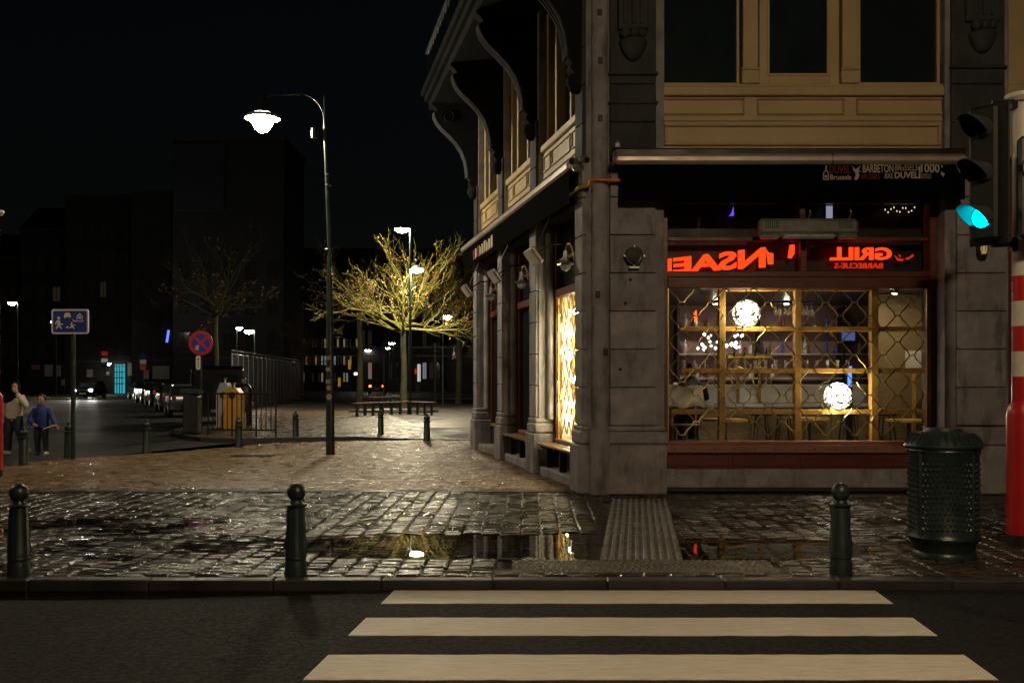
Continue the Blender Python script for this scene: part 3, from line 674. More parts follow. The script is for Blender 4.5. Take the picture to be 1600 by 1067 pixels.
# printed lettering on the valance
lw = mat('print_cream', (.55,.48,.36), (.45,.39,.29), .8, scale=30); lr = mat('print_red', (.22,.03,.025), None, .8, scale=30)
def lettering(txt, px0, px1, py0, py1, m, par=None, y=14.628, bold=.0, shear=0.0):
    v, f = text_mesh(txt, 1.0, .0, bold, shear); xs_ = [p[0] for p in v]; zs = [p[2] for p in v]
    X0, X1 = PX(px0, y), PX(px1, y); Z0, Z1 = PZ(py1, y), PZ(py0, y)
    kx = (X1-X0)/(max(xs_)-min(xs_)); kz = (Z1-Z0)/(max(zs)-min(zs))
    MB().add([(X0+(p[0]-min(xs_))*kx, y, Z0+(p[2]-min(zs))*kz) for p in v], f).build('lettering', m, par or vo, recalc=False)
lettering('DUVEL', 1296, 1329, 259, 271, lr, bold=.01); lettering('Brussels', 1297, 1330, 273, 281, lw, bold=.02)
lettering('BARBETON', 1348, 1396, 257, 270, lw, bold=.015); lettering('BRUSSELS', 1346, 1375, 272, 280, lr, bold=.01)
lettering('BRuSSELS', 1398, 1434, 257, 267, lw, shear=.2); lettering('BXL', 1382, 1396, 271, 279, lw, bold=.01, shear=.2)
lettering('DUVEL', 1398, 1435, 269, 279, lw, bold=.03); lettering('1000', 1439, 1468, 256, 270, lw, bold=.02)
lettering('BARBETON', 1439, 1455, 272, 275, lw); lettering('BRUSSELS', 1439, 1455, 276, 279, lw)
def vpoly(pts, m): MB().prism([(PX(a,14.628), PZ(b,14.628)) for a, b in pts], 14.626, 14.6275, axis='y').build('emblem', m, vo)
for pts in ([(1290,259),(1292,259),(1292,266),(1295,271),(1295,281),(1293.6,281),(1293.6,271.5),(1291,267)], [(1290,259),(1290,267),(1287.4,271.5),(1287.4,281),(1286,281),(1286,271),(1289,266)], [(1286,280),(1295,280),(1295,281.6),(1286,281.6)], [(1288.5,274),(1292.5,274),(1292.5,278),(1288.5,278)]): vpoly(pts, lw)   # bottle outline
for pts in ([(1331,259),(1337,265),(1345,259),(1341,267),(1346,269),(1338,269),(1334,268)], [(1336,269),(1341,269),(1343,274),(1340,281),(1334,281),(1337,275)], [(1470,259),(1473,259),(1472,263)], [(1471,268),(1476,272),(1474,277),(1470,272)], [(1434,262),(1438,259),(1438,279),(1435,279),(1436,268)]): vpoly(pts, lw)
vpoly([(1332,262),(1334,261),(1335,263),(1333,264)], lr)
# side awning
sa = thing('side_awning', 'long closed black awning along the receding side of the building', 'awning', S(5, .1, 4.6))
MB(TS).box(.2, 10.35, -.09, .16, 5.0, 5.10, .02).build('cassette', MT['black'], sa)
MB(TS).box(.18, 10.42, .14, .23, 4.90, 5.03, .03).build('front_bar', MT['alu'], sa)
MB(TS).box(.25, 10.36, .17, .176, 4.42, 4.902).build('valance', MT['fabric'], sa)
MB(TS).box(.25, 10.36, -.09, .17, 4.885, 4.897).build('underside', MT['fabric'], sa)
for k in range(9):
    MB(TS).prism([(6.4+k*.28, 4.55+.02*(k%2)), (6.6+k*.28, 4.52), (6.62+k*.28, 4.78), (6.42+k*.28, 4.80-.05*(k%3))], .1765, .181, axis='y').build('lettering', lr if k in (6, 8) else lw, sa)
# ================================================================== BAR INTERIOR
MT['pinkwall'] = mat('mauve_wall', (.34,.21,.24), (.27,.16,.19), .7, scale=3)
MT['counter'] = mat('counter_oak', (.26,.19,.10), (.18,.13,.07), .45, scale=5, stretch=(1,1,3))
MT['marble'] = mat('pale_top', (.45,.44,.42), (.36,.35,.34), .3, scale=4)
MT['clearglass'] = mat('bottle_glass', (.10,.13,.09), (.16,.12,.05), .08, scale=9, per=.5)
MT['whiteglass'] = mat('pale_glass', (.6,.6,.58), (.5,.5,.5), .12, scale=9)
room = struct('bar_room', MB().box(2.1, 9.5, 15.56, 21.0, .35, .45), mat('dark_tiles', (.06,.05,.045), (.04,.035,.03), .4, scale=4))
MB().box(2.1, 9.5, 20.9, 21.0, .451, 3.3).build('back_wall', MT['pinkwall'], room)
MB().box(2.1, 9.5, 15.56, 21.0, 3.26, 3.36).build('ceiling', MT['dark_paint'], room)
MB().box(1.9, 2.1, 15.95, 21.0, .45, 3.3).build('left_wall', MT['pinkwall'], room)
MB().box(9.5, 9.6, 15.56, 21.0, .45, 3.3).build('right_wall', MT['counter'], room)
MB().box(2.35, 6.5, 15.80, 15.84, 3.365, 4.5).build('transom_blackout', MT['black'], room)  # added black panel, keeps the room lights from showing through the transom
MB().box(6.6, 9.5, 18.0, 18.1, .451, 3.25).build('partition', MT['counter'], room)
sh = thing('window_shelf', 'yellow pine shelf grid standing just inside the bar window', 'shelf', (4.4, 15.85, .45))
SY0, SY1 = 15.72, 15.86
for (a, b) in ((1122,1132),(1240,1250),(1359,1370),(1455,1465)):
    MB().box(PX(a,15.8), PX(b,15.8), SY0, SY1, .46, PZ(452,15.8), .006).build('upright', MT['wood'], sh)
for (z, a, b) in ((514,1062,1465),(579,1064,1465),(643,1048,1470)):
    MB().box(PX(a,15.8), PX(b,15.8), SY0+.014, SY1-.014, PZ(z+4,15.8), PZ(z-3.5,15.8), .004).build('board', MT['wood'], sh)
MB().box(PX(1122,15.8), PX(1370,15.8), SY0+.014, SY1-.014, PZ(455,15.8), PZ(450,15.8), .004).build('board', MT['wood'], sh)
GLB = emis('globe_glow', (1.0,.86,.58), 60)
for (px, py, lab) in ((1166,490,'glowing lattice globe lamp high in the bar window near the red figure'),(1309,619,'glowing lattice globe lamp low in the bar window on the bottom shelf')):
    c = (PX(px,15.62), 15.62, PZ(py,15.62)); g = thing('globe_lamp', lab, 'lamp', (c[0], c[1], c[2]-.22), group='globe lamps in the bar window')
    MB().lathe([(.02,-.165),(.09,-.14),(.15,-.07),(.165,0),(.15,.07),(.09,.14),(.02,.165)], c, 12).build('bulb', GLB, g, 60)
    lat = MB()
    for k in range(14):
        ax = Vector((random.gauss(0,1), random.gauss(0,1), random.gauss(0,1))).normalized(); u = ax.orthogonal().normalized(); w = ax.cross(u); off = random.uniform(-.12,.12); rr = math.sqrt(.215**2-off**2)
        lat.tube([Vector(c) + ax*off + (u*math.cos(t)+w*math.sin(t))*rr for t in np.linspace(0, 2*math.pi, 17)], .011, 5, cap=False)
    lat.build('lattice_shell', MT['whiteglass'], g, 60)
    if py < 550: MB().tube([(c[0],c[1],c[2]+.2),(c[0],c[1],3.26)], .008, 5).build('cord', MT['black'], g)
# counter with pale top, tap column, bottles and glasses
ct = thing('bar_counter', 'long bar counter with a pale top behind the window shelf', 'counter', (4.8, 18.6, .45))
MB().box(2.9, 8.9, 18.5, 19.2, .451, 1.2, .01).build('front', MT['counter'], ct)
for k in range(12): MB().box(2.95+k*.495, 2.95+k*.495+.44, 18.47, 18.505, .55, 1.12, .01).build('panel', MT['counter'], ct)
MB().box(2.8, 9.0, 18.4, 19.3, 1.2, 1.27, .01).build('top', MT['marble'], ct)
MB().box(2.9, 8.9, 18.75, 18.85, 1.272, 1.62, .01).build('upstand', MT['marble'], ct)
bs = thing('back_bar_shelf', 'back bar with bottle shelves on the mauve wall', 'shelf', (5.2, 20.6, .45))
for z in (1.75, 2.25, 2.75): MB().box(3.4, 8.6, 20.5, 20.85, z-.03, z, .004).build('board', MT['wood'] if z > 2.5 else MT['marble'], bs)
for x in (3.4, 5.1, 6.8, 8.5): MB().box(x, x+.06, 20.5, 20.88, .451, 3.2, .004).build('upright', MT['black'], bs)
def bottle(p, h, r, m, lab, grp, cat='bottle', nm='bottle'):
    o = MB().lathe([(r*.9,0),(r,.01),(r,h*.60),(r*.8,h*.66),(r*.36,h*.72),(r*.34,h*.97),(r*.2,h)], p, 8).build(nm, m, None, 40, loc=p); tag(o, lab, cat, grp); return o
cols = [MT['clearglass'], MT['whiteglass'], mat('amber_glass',(.35,.16,.03),None,.1), mat('red_label',(.2,.05,.04),None,.3), MT['whiteglass'], MT['clearglass'], mat('blue_glass',(.05,.12,.35),None,.1)]
for z in (1.75, 2.25, 2.75):
    for k in range(22):
        x = 3.6 + k*.225
        if random.random() < .15: continue
        bottle((x, 20.66+random.uniform(-.06,.06), z), random.uniform(.22,.33), random.uniform(.032,.045), random.choice(cols), 'small bottle standing on the %s board of the back bar' % {1.75:'lowest',2.25:'middle',2.75:'topmost'}[z], 'bottles on the back bar')
for k in range(26):
    px = random.uniform(1068, 1345); z = PZ(575.6,15.8)
    def glass_(x, y, z, h=.13, r=.032):
        o = MB().lathe([(r*.75,0),(r*.8,.004),(r,h),(r*.9,h-.004),(r*.7,.012)], (x, y, z), 8).build('drinking_glass', MT['whiteglass'], None, 40, loc=(x, y, z)); tag(o, 'small drinking glass standing on the middle board of the window shelf', 'glass', 'glasses on the window shelf')
    if k < 17: glass_(PX(1068+k*16.0,15.8), 15.79, z)
for k in range(9):
    x = PX(1212+k*7,17.4); o = MB().lathe([(.035,.0),(.004,-.01),(.004,-.09),(.035,-.13),(.04,-.17),(.03,-.21)], (x, 17.4, 3.05), 10).build('hanging_glass', MT['whiteglass'], None, 40, loc=(x,17.4,3.05))
    tag(o, 'stemmed glass hanging upside down from the rack over the bar', 'glass', 'stemware on the hanging rack')
rk = thing('glass_rack', 'dark hanging glass rack over the bar', 'rack', (4.9,17.4,3.05))
for y in (17.37, 17.43): MB().box(PX(1205,17.4), PX(1280,17.4), y-.01, y+.01, 3.05, 3.075).build('rail', MT['black'], rk)
for px in (1208, 1276): MB().box(PX(px,17.4)-.01, PX(px,17.4)+.01, 17.39, 17.41, 3.076, 3.26).build('hanger', MT['black'], rk)
# bright glints and reflections over the counter, put in as small glowing bulbs
cl = thing('glint_cluster', 'cluster of bright glints over the counter beside the pine upright, made as glowing bulbs', 'lamp', (PX(1125,18), 18.0, PZ(545,18)))
cb = emis('glint_glow', (1.0,.93,.82), 9)
MB().tube([(PX(1125,18),18,PZ(520,18)),(PX(1125,18),18,3.26)], .01, 5).build('stem', MT['black'], cl)
for k in range(30):
    px = random.uniform(1090,1162); py = 522 + random.uniform(0, 24); c = (PX(px,18), 18+random.uniform(-.2,.2), PZ(py,18)); r = random.uniform(.018,.034)
    MB().lathe([(r*.3,-r),(r,0),(r*.3,r)], c, 6).build('bulb', cb, cl); 
for k in range(6):
    a = PX(1092+k*14,18); MB().tube([(a,18,PZ(534,18)),(PX(1125,18),18,PZ(520,18)+.05)], .006, 4).build('arm', MT['black'], cl)
# tables, stools and chairs, a seated customer
def table(px, py, D, r, lab):
    z = PZ(py, D); x = PX(px, D); t = thing('bar_table', lab, 'table', (x, D, .45))
    MB().lathe([(r,z-.04),(r,z)], (x,D,0), 20).build('top', MT['wood'], t, 40); MB().tube([(x,D,.47),(x,D,z-.04)], .03, 8).build('leg', MT['black'], t); MB().lathe([(.2,.451),(.18,.475)], (x,D,0), 14).build('foot', MT['black'], t)
table(1133, 654, 17.0, .38, 'round pine table behind the left side of the window'); table(1265, 652, 17.2, .33, 'round pine table below the low globe lamp'); table(1420, 655, 17.0, .38, 'round pine table at the dark end of the window')
def stool(px, D, lab):
    x = PX(px, D); t = thing('bar_stool', lab, 'stool', (x, D, .45))
    MB().lathe([(.17,1.08),(.18,1.10),(.17,1.14)], (x,D,0), 14).build('seat', MT['black'], t, 40)
    for a in range(4):
        c, s_ = math.cos(a*math.pi/2+.78), math.sin(a*math.pi/2+.78); MB().tube([(x+.2*c,D+.2*s_,.451),(x+.11*c,D+.11*s_,1.08)], .014, 6).build('leg', MT['black'], t)
for px, w in ((1190,'beside the left round table'),(1225,'in front of the tap column'),(1325,'right of the low globe lamp'),(1385,'beside the right round table')): stool(px, 17.7, 'black bar stool ' + w)
ch = thing('folding_chair', 'pale metal chair with a white coat behind the lower left of the window', 'chair', (PX(1072,16.6),16.6,.45))
X = PX(1072,16.6)
for dx in (-.2,.2):
    for dy in (-.2,.2): MB().tube([(X+dx,16.6+dy,.451),(X+dx*.9,16.6+dy*.9,.95)], .014, 6).build('leg', MT['steel'], ch)
MB().box(X-.21,X+.21,16.39,16.81,.95,.98,.01).build('seat', MT['steel'], ch)
for dx in (-.2,.2): MB().tube([(X+dx,16.8,.98),(X+dx,16.88,1.55)], .014, 6).build('back_post', MT['steel'], ch)
coat = MB(); import itertools
gN = 12
coat.add([(X-.33+.055*i, 16.55+.04*math.sin(i*1.1+j*.7)-.1*(j/gN), 1.62-.032*j+.02*math.sin(i*.9)) for j in range(gN) for i in range(gN)], [(j*gN+i, j*gN+i+1, (j+1)*gN+i+1, (j+1)*gN+i) for j in range(gN-1) for i in range(gN-1)])
tag(coat.build('white_coat', MT['white'], None, 60, recalc=False, loc=(X,16.55,1.25)), 'crumpled white coat hung over the metal chair inside the window', 'coat')
tc = thing('beer_tap', 'brass arched beer tap column on the counter', 'tap', (PX(1170,18.6),18.6,1.27)); X = PX(1170,18.6)
MB().tube([(X-.2,18.6,1.27),(X-.2,18.6,2.1)], .03, 8).build('column', MT['brass'], tc); MB().tube([(X+.2,18.6,1.27),(X+.2,18.6,2.1)], .03, 8).build('column', MT['brass'], tc)
MB().box(X-.42,X+.42,18.55,18.65,2.1,2.2,.02).build('crossbar', MT['brass'], tc)
for k in range(4): MB().tube([(X-.3+k*.2,18.53,2.15),(X-.3+k*.2,18.45,2.3)], .014, 6).build('handle', MT['black'], tc)
for sx in (-1, 1): MB().tube([(X+sx*.2+.14*math.cos(a_), 18.57, 1.75+.2*math.sin(a_)) for a_ in np.linspace(0, 2*math.pi, 14)], .016, 6, cap=False).build('ring', MT['brass'], tc)
BL = emis('blue_light', (.08,.22,1.0), 2.5)
t = thing('light_strip', 'narrow blue light strip behind the low globe lamp', 'light', (PX(1328,17.9),17.9,1.3)); MB().box(PX(1325,17.9),PX(1331,17.9),17.9,17.92,PZ(604,17.9),PZ(572,17.9)).build('tube', BL, t); MB().box(PX(1323,17.9),PX(1333,17.9),17.921,17.96,.451,PZ(570,17.9)).build('housing', MT['black'], t)
t = thing('wall_screen', 'small dim blue screen on the back bar', 'screen', (PX(1326,20.2),20.2,2.3)); MB().box(PX(1316,20.2),PX(1336,20.2),20.2,20.21,PZ(532,20.2),PZ(519,20.2)).build('display', emis('screen_glow',(.16,.2,.55),.5), t); MB().box(PX(1314,20.2),PX(1338,20.2),20.211,20.5,PZ(534,20.2),PZ(517,20.2),.01).build('case', MT['black'], t)
t = thing('menu_board', 'pale menu board leaning at the dark end of the window', 'board', (PX(1428,17.6),17.6,2.0)); MB().box(PX(1415,17.6),PX(1440,17.6),17.6,17.62,PZ(575,17.6),PZ(548,17.6),.004).build('panel', MT['white'], t); MB().box(PX(1427,17.6),PX(1432,17.6),17.621,17.66,.451,PZ(548,17.6)).build('post', MT['wood'], t)
t = thing('framed_notice', 'thin pale framed notice at the end of the transom light', 'frame', (PX(1459,15.6),15.6,3.4)); MB().box(PX(1452,15.6),PX(1467,15.6),15.6,15.62,PZ(419,15.6),PZ(384,15.6),.004).build('frame', MT['white'], t); MB().box(PX(1454,15.6),PX(1466,15.6),15.597,15.6,PZ(417,15.6),PZ(387,15.6)).build('print', MT['black'], t)
# hidden-by-nothing ceiling spots of the room that throw the warm light on the counter
CS = emis('ceiling_spot', (1.0,.80,.55), 900)
for (x, y) in ((4.0,19.6),(5.4,19.6),(6.6,17.2)):
    t = thing('ceiling_spot', 'small warm ceiling spot above the %s' % ('beer tap end of the back bar' if x < 4.5 else 'bottle end of the back bar' if x < 6 else 'dark end of the window'), 'lamp', (x,y,3.2)); MB().lathe([(.05,3.2),(.07,3.258)], (x,y,0), 12).build('housing', MT['black'], t); MB().lathe([(.004,3.192),(.045,3.196)], (x,y,0), 12, cap=False).build('lens', CS, t)
# ---- reflection of a neon sign across the street, made as glowing backwards letters
SIGN_REFL = emis('red_sign_reflection', (1.0,.040,.006), 2.6); SIGN_REFL_DIM = emis('dim_red_sign_reflection', (1.0,.035,.006), .8)
neon = thing('neon_or_reflected_sign', 'red neon sign across the street reflected in the transom glass, made as glowing backwards letters', 'sign', (3.3, 15.55, 3.4))
def reflected_word(txt, quad, m, y=15.56, bold=.012):
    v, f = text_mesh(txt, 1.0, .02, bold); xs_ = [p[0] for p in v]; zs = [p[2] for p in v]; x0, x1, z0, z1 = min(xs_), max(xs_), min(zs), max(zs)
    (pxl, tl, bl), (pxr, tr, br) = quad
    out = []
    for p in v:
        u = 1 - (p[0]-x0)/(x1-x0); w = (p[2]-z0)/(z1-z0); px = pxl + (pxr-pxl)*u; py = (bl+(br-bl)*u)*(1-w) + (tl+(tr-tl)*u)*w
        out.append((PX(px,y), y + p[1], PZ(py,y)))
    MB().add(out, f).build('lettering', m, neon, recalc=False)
reflected_word('NSAEI', ((1039,405,428),(1196,386,418)), SIGN_REFL, bold=.035)
reflected_word('GRILL', ((1297,386,407),(1393,387,406)), SIGN_REFL, bold=.03)
reflected_word('BARBECUE-S', ((1304,411,419.5),(1379,411,419.5)), SIGN_REFL_DIM, bold=.01)
for pts, m in (([(1197,390),(1201,395),(1208,396),(1208,413),(1200,413)], SIGN_REFL), ([(1234,383),(1241,382),(1241,397),(1236,404),(1231,403)], SIGN_REFL), ([(1256.5,384),(1259.5,384),(1259.5,405),(1256.5,405)], SIGN_REFL), ([(1256.5,410),(1259.5,410),(1259.5,414),(1256.5,414)], SIGN_REFL), ([(1398,399),(1403,404),(1412,405),(1410,408),(1402,407)], SIGN_REFL_DIM), ([(1404,398),(1408,400),(1406,402)], SIGN_REFL_DIM), ([(1414,404),(1420,402),(1427,397),(1427,401),(1418,406)], SIGN_REFL_DIM)):
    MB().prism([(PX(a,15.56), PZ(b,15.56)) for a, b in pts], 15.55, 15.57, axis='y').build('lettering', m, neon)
MB().box(2.41, 6.43, 15.60, 15.615, 3.37, 3.40).build('rail', MT['black'], neon)
t = thing('purple_reflection', 'tiny purple reflection high in the transom glass, made as a glowing sliver', 'light', (PX(1143,15.6),15.6,4.2)); MB().prism([(PX(a,15.6),PZ(b,15.6)) for a,b in ((1146,323),(1147,337),(1139,338),(1143,333))], 15.6, 15.61, axis='y').build('tube', emis('purple_reflection_glow',(.16,.05,.9),1.6), t); MB().box(PX(1146,15.6),PX(1148,15.6),15.611,15.80,PZ(336,15.6),PZ(324,15.6)).build('bracket', MT['black'], t)  # purple reflection in the glass, put in as an emissive sliver
t = thing('window_reflection', 'cold white reflection of a lit window behind the heater, made as a glowing panel', 'light', (PX(1296,15.6),15.6,4.2)); MB().box(PX(1291,15.6),PX(1301,15.6),15.6,15.61,PZ(341,15.6),PZ(322,15.6)).build('panel', emis('window_reflection_glow',(.42,.42,.6),.7), t); MB().box(PX(1294,15.6),PX(1297,15.6),15.611,15.8,PZ(336,15.6),PZ(326,15.6)).build('bracket', MT['black'], t)  # reflected lit window, put in as an emissive panel
t = thing('fairy_light_string', 'string of tiny warm fairy lights in the upper transom', 'lights', (PX(1405,15.65),15.65,4.2)); fl = emis('fairy',(1.0,.75,.35),1.3)
pts = [(PX(1383+k*4.6,15.65), 15.65, PZ(328+4*math.sin(k*1.7),15.65)) for k in range(11)]
MB().tube(pts, .004, 4).build('wire', MT['black'], t)
for p in pts: MB().lathe([(.004,-.014),(.011,0),(.004,.014)], p, 6).build('bulb', fl, t)
MB().tube([pts[0],(pts[0][0],15.65,4.44)], .003, 4).build('wire', MT['black'], t)

# ---- roller grille of wavy brass rods outside the glass, front and side
def grille(frame, a0, a1, z0, z1, pitch_a, pitch_z, par, r=.011, m='brass'):
    k = 0; z = z1 - pitch_z*.5
    while z > z0 + pitch_z*.3:
        pth = []; x = a0; i = 0; step = pitch_a/2
        ph = 0 if k % 2 == 0 else 1
        while x <= a1 + 1e-6:
            sgn = 1 if (i + ph) % 2 == 0 else -1
            A = pitch_z*.5
            for (du, dz) in ((-.17,A),(.17,A),(.30,A*.42),(.36,A*.30)):
                xx = x + du*step
                if a0 <= xx <= a1: pth.append((xx, z + sgn*dz))
            for (du, dz) in ((.64,-A*.30),(.70,-A*.42)):
                xx = x + du*step
                if a0 <= xx <= a1: pth.append((xx, z + sgn*dz))
            x += step; i += 1
        MB().tube([frame(u, w) for u, w in pth], r, 5).build('rod', MT[m], par, 60)
        z -= pitch_z; k += 1
g = thing('roller_grille', 'closed security grille of wavy brass rods across the bar window', 'grille', (4.4, 15.42, .78))
grille(lambda u, w: (u, 15.415, w), 2.41, 6.43, .78, 3.12, .445, .205, g)
for x in (2.402, 6.415): MB().box(x, x+.023, 15.39, 15.44, .775, 3.128).build('guide_rail', MT['brass'], g)
g2 = thing('side_grille', 'security grille of wavy brass rods over the brightly lit side window', 'grille', S(1.7,-.35,.66))
grille(lambda u, w: S(u, -.365, w), .58, 2.92, .67, 3.17, .30, .20, g2)
for s_ in (.575, 2.915): MB(TS).box(s_, s_+.015, -.38, -.35, .665, 3.175).build('guide_rail', MT['brass'], g2)
# the brightly lit side window: curtain panel with round bulbs in front of it
ld = thing('lit_display', 'brightly lit golden display with round bulbs filling the side window', 'display', S(1.7,-.8,.45))
MB(TS).box(.5, 3.05, -.66, -.64, .3, 3.3).build('back_panel', mat('gold_panel',(.70,.52,.20),(.6,.42,.13),.5,scale=6,bump=.3,bscale=12), ld)
MB(TS).box(.5, 3.05, -.64, -.43, .62, .65).build('floor', MT['wood'], ld); MB(TS).box(.5, 3.05, -.64, -.43, 3.25, 3.3).build('ceiling', MT['wood'], ld)
MB(TS).box(3.0, 3.05, -.64, -.45, .65, 3.25).build('side_panel', MT['white'], ld)
DB = emis('display_bulb', (1.0,.86,.52), 130)
for (s_, z, r) in ((2.3,2.9,.07),(2.75,2.55,.075),(1.6,2.75,.07),(2.05,2.3,.07),(2.75,2.15,.07),(1.2,2.2,.06),(2.45,1.72,.06),(1.5,1.6,.06),(2.65,1.28,.06),(2.1,1.38,.06),(2.8,1.02,.065),(1.5,1.0,.06)):
    c = S(s_, -.53, z); MB().lathe([(r*.3,-r),(r*.8,-r*.55),(r,0),(r*.8,r*.55),(r*.3,r)], c, 8).build('bulb', DB, ld, 60); MB().tube([S(s_,-.53,z), S(s_,-.64,z)], .012, 5).build('holder', MT['brass'], ld)

# ================================================================== FIXTURES ON THE FACADE
ht = thing('patio_heater', 'grey electric patio heater hung under the front awning', 'heater', (4.48, 15.0, 3.83))
HX0, HX1 = PX(1184,15.0), PX(1340,15.0); z0, z1 = PZ(374,15.0), PZ(342,15.0)
grey = mat('heater_grey', (.20,.205,.18), (.14,.145,.13), .4, scale=8)
MB().box(HX0, HX1, 14.92, 15.12, z0+.06, z1, .05).build('body', grey, ht, 40)
MB().box(HX0+.35, HX1-.35, 14.90, 15.0, z0, z0+.09, .03).build('reflector', MT['steel'], ht)
for sx in (HX0+.02, HX1-.32): MB().box(sx, sx+.30, 14.905, 15.05, z0, z0+.08, .03).build('end_hood', grey, ht)
for k in range(7):
    MB().box(HX0+.10+k*.03, HX0+.112+k*.03, 14.912, 14.925, z0+.15, z1-.04).build('vent_slot', MT['black'], ht); MB().box(HX1-.30+k*.03, HX1-.288+k*.03, 14.912, 14.925, z0+.15, z1-.04).build('vent_slot', MT['black'], ht)
MB().box(PX(1246,15.1), PX(1256,15.1), 15.0, 15.36, z1+.05, z1+.30, .01).build('bracket', MT['redwood'], ht); MB().box(PX(1246,15.1), PX(1256,15.1), 14.99, 15.05, z1-.01, z1+.06, .01).build('bracket', MT['black'], ht)
for px in (1262, 1326): MB().tube([(PX(px,15.0),15.0,z1-.02),(PX(px,15.0)+.06,15.05,z1+.1),(PX(px,15.0)+.01,15.1,z1+.3),(PX(px,15.0)-.06,15.2,z1+.42),(PX(px,15.0)-.06,15.36,z1+.46)], .012, 6).build('cable', MT['steel'], ht)
def bulkhead(c, r, lab, oval=1.0):
    t = thing('bulkhead_lamp', lab, 'lamp', (c[0], c[1]+.02, c[2]-r)); Mx = Matrix.Rotation(R(90),3,'X'); Sx = Matrix.Diagonal((1,oval,1))
    MB().lathe([(r,0),(r,.05),(r*.9,.07)], (c[0],c[1]+.05,c[2]), 18, M=Mx@Sx).build('housing', MT['black'], t, 40)
    MB().lathe([(r*.82,.0),(r*.75,.05),(r*.45,.09),(.005,.10)], (c[0],c[1]-.01,c[2]), 16, M=Mx@Sx, cap=False).build('glass', mat('smoky_glass',(.10,.10,.085),(.07,.07,.06),.12,scale=6), t, 60)
    MB().lathe([(.015,-.05),(.035,-.02),(.035,.03),(.015,.06)], (c[0],c[1]-.07,c[2]), 8).build('bulb', MT['steel'], t, 50)
    for k in range(4):
        a = k*math.pi/2+math.pi/4*0; MB().lathe([(.014,0),(.014,.03)], (c[0]+r*1.02*math.cos(a), c[1]+.02, c[2]+r*1.02*oval*math.sin(a)), 8, M=Mx).build('lug', MT['steel'], t)
    MB().box(c[0]-.08,c[0]+.08,c[1]-.02,c[1]+.05,c[2]-r*oval-.05,c[2]-r*oval-.01,.01).build('clip', MT['steel'], t)
bulkhead((PX(991,14.92), 14.90, PZ(400,14.92)), .145, 'round black bulkhead lamp, unlit, on the corner pier')
t = thing('cage_lamp', 'small oval caged wall lamp on the end pier below the traffic light', 'lamp', (PX(1535,14.9), 14.92, PZ(408,14.9))); c = (PX(1535,14.92), 14.93, PZ(388,14.92))
MB().lathe([(.05,-.16),(.075,-.12),(.08,.1),(.06,.16)], (c[0],c[1]+.02,c[2]), 12).build('housing', MT['black'], t, 40)
MB().lathe([(.03,-.09),(.045,-.05),(.045,.05),(.02,.09)], (c[0],c[1]-.055,c[2]), 10).build('glass', mat('lamp_glass_warm',(.6,.5,.3),None,.15,emit=(1.0,.7,.3),estr=.25), t, 50)
for k in (-1,0,1): MB().tube([(c[0]+k*.045,c[1]-.06,c[2]-.12),(c[0]+k*.05,c[1]-.115,c[2]),(c[0]+k*.045,c[1]-.06,c[2]+.12)], .006, 5).build('cage_bar', MT['brass'], t)
MB().box(c[0]-.06,c[0]+.06,c[1]+.03,14.99,c[2]-.1,c[2]+.1).build('back_plate', MT['black'], t)
for (s_, w) in ((.62,'nearest the stone corner'),(3.78,'over the middle bay'),(6.82,'over the farthest bay')):
    z = 3.55; t = thing('gooseneck_lamp', 'unlit brass gooseneck wall lamp ' + w + ' of the side facade', 'lamp', S(s_,.0,z-.15), group='gooseneck lamps along the side facade')
    o_ = .13; sm = s_ - .16
    MB().tube([S(sm,-.03,z), S(sm,.04,z+.02), S(sm+.02,.06,z+.2), S(sm+.06,.09,z+.29), S(sm+.12,.12,z+.27), S(s_,o_,z+.18), S(s_,o_,z+.05)], .013, 8).build('arm', MT['brass'], t, 60)
    MB().lathe([(.035,.18),(.04,.08),(.05,.03),(.145,-.02),(.14,-.03),(.05,.0)], S(s_,o_,z), 16, cap=False).build('shade', MT['steel'], t, 40)
    MB().lathe([(.05,-.01),(.09,-.04),(.075,-.10),(.03,-.135),(.005,-.14)], S(s_,o_,z), 12).build('glass_bowl', MT['whiteglass'], t, 50)
    MB().lathe([(.05,0),(.05,.02)], S(sm,-.02,z), 10, M=Matrix.Rotation(R(90),3,'X')).build('back_plate', MT['black'], t)
for (s_, w) in ((1.62,'nearest the stone corner'),(4.95,'over the middle bay'),(8.3,'over the farthest bay')):
    z = 3.75; p = S(s_, .42, z); t = thing('flood_panel', 'tilted flat infrared panel lamp ' + w + ' of the side facade', 'lamp', S(s_,.1,z), group='tilted panel lamps along the side facade')
    ux = Vector((SD.x, SD.y, 0)); nn = (Vector((SN.x, SN.y, 0))*.8 + Vector((0,0,-.6))).normalized(); up = ux.cross(nn)
    def TP(q): v = Vector(p) + ux*q[0] + nn*q[1] + up*q[2]; return (v.x, v.y, v.z)
    MB(TP).box(-.30,.30,-.05,.03,-.15,.15,.02).build('housing', MT['steel'], t); MB(TP).box(-.27,.27,.031,.036,-.12,.12).build('face', MT['white'], t)
    MB().tube([S(s_,-.42,z+.25), S(s_,.1,z+.22), p], .016, 6).build('arm', MT['black'], t)
    MB().tube([S(s_,.38,z), S(s_,.3,z+.3), S(s_,.15,z+.62), S(s_,.12,z+1.12)], .008, 5).build('cable', MT['black'], t)
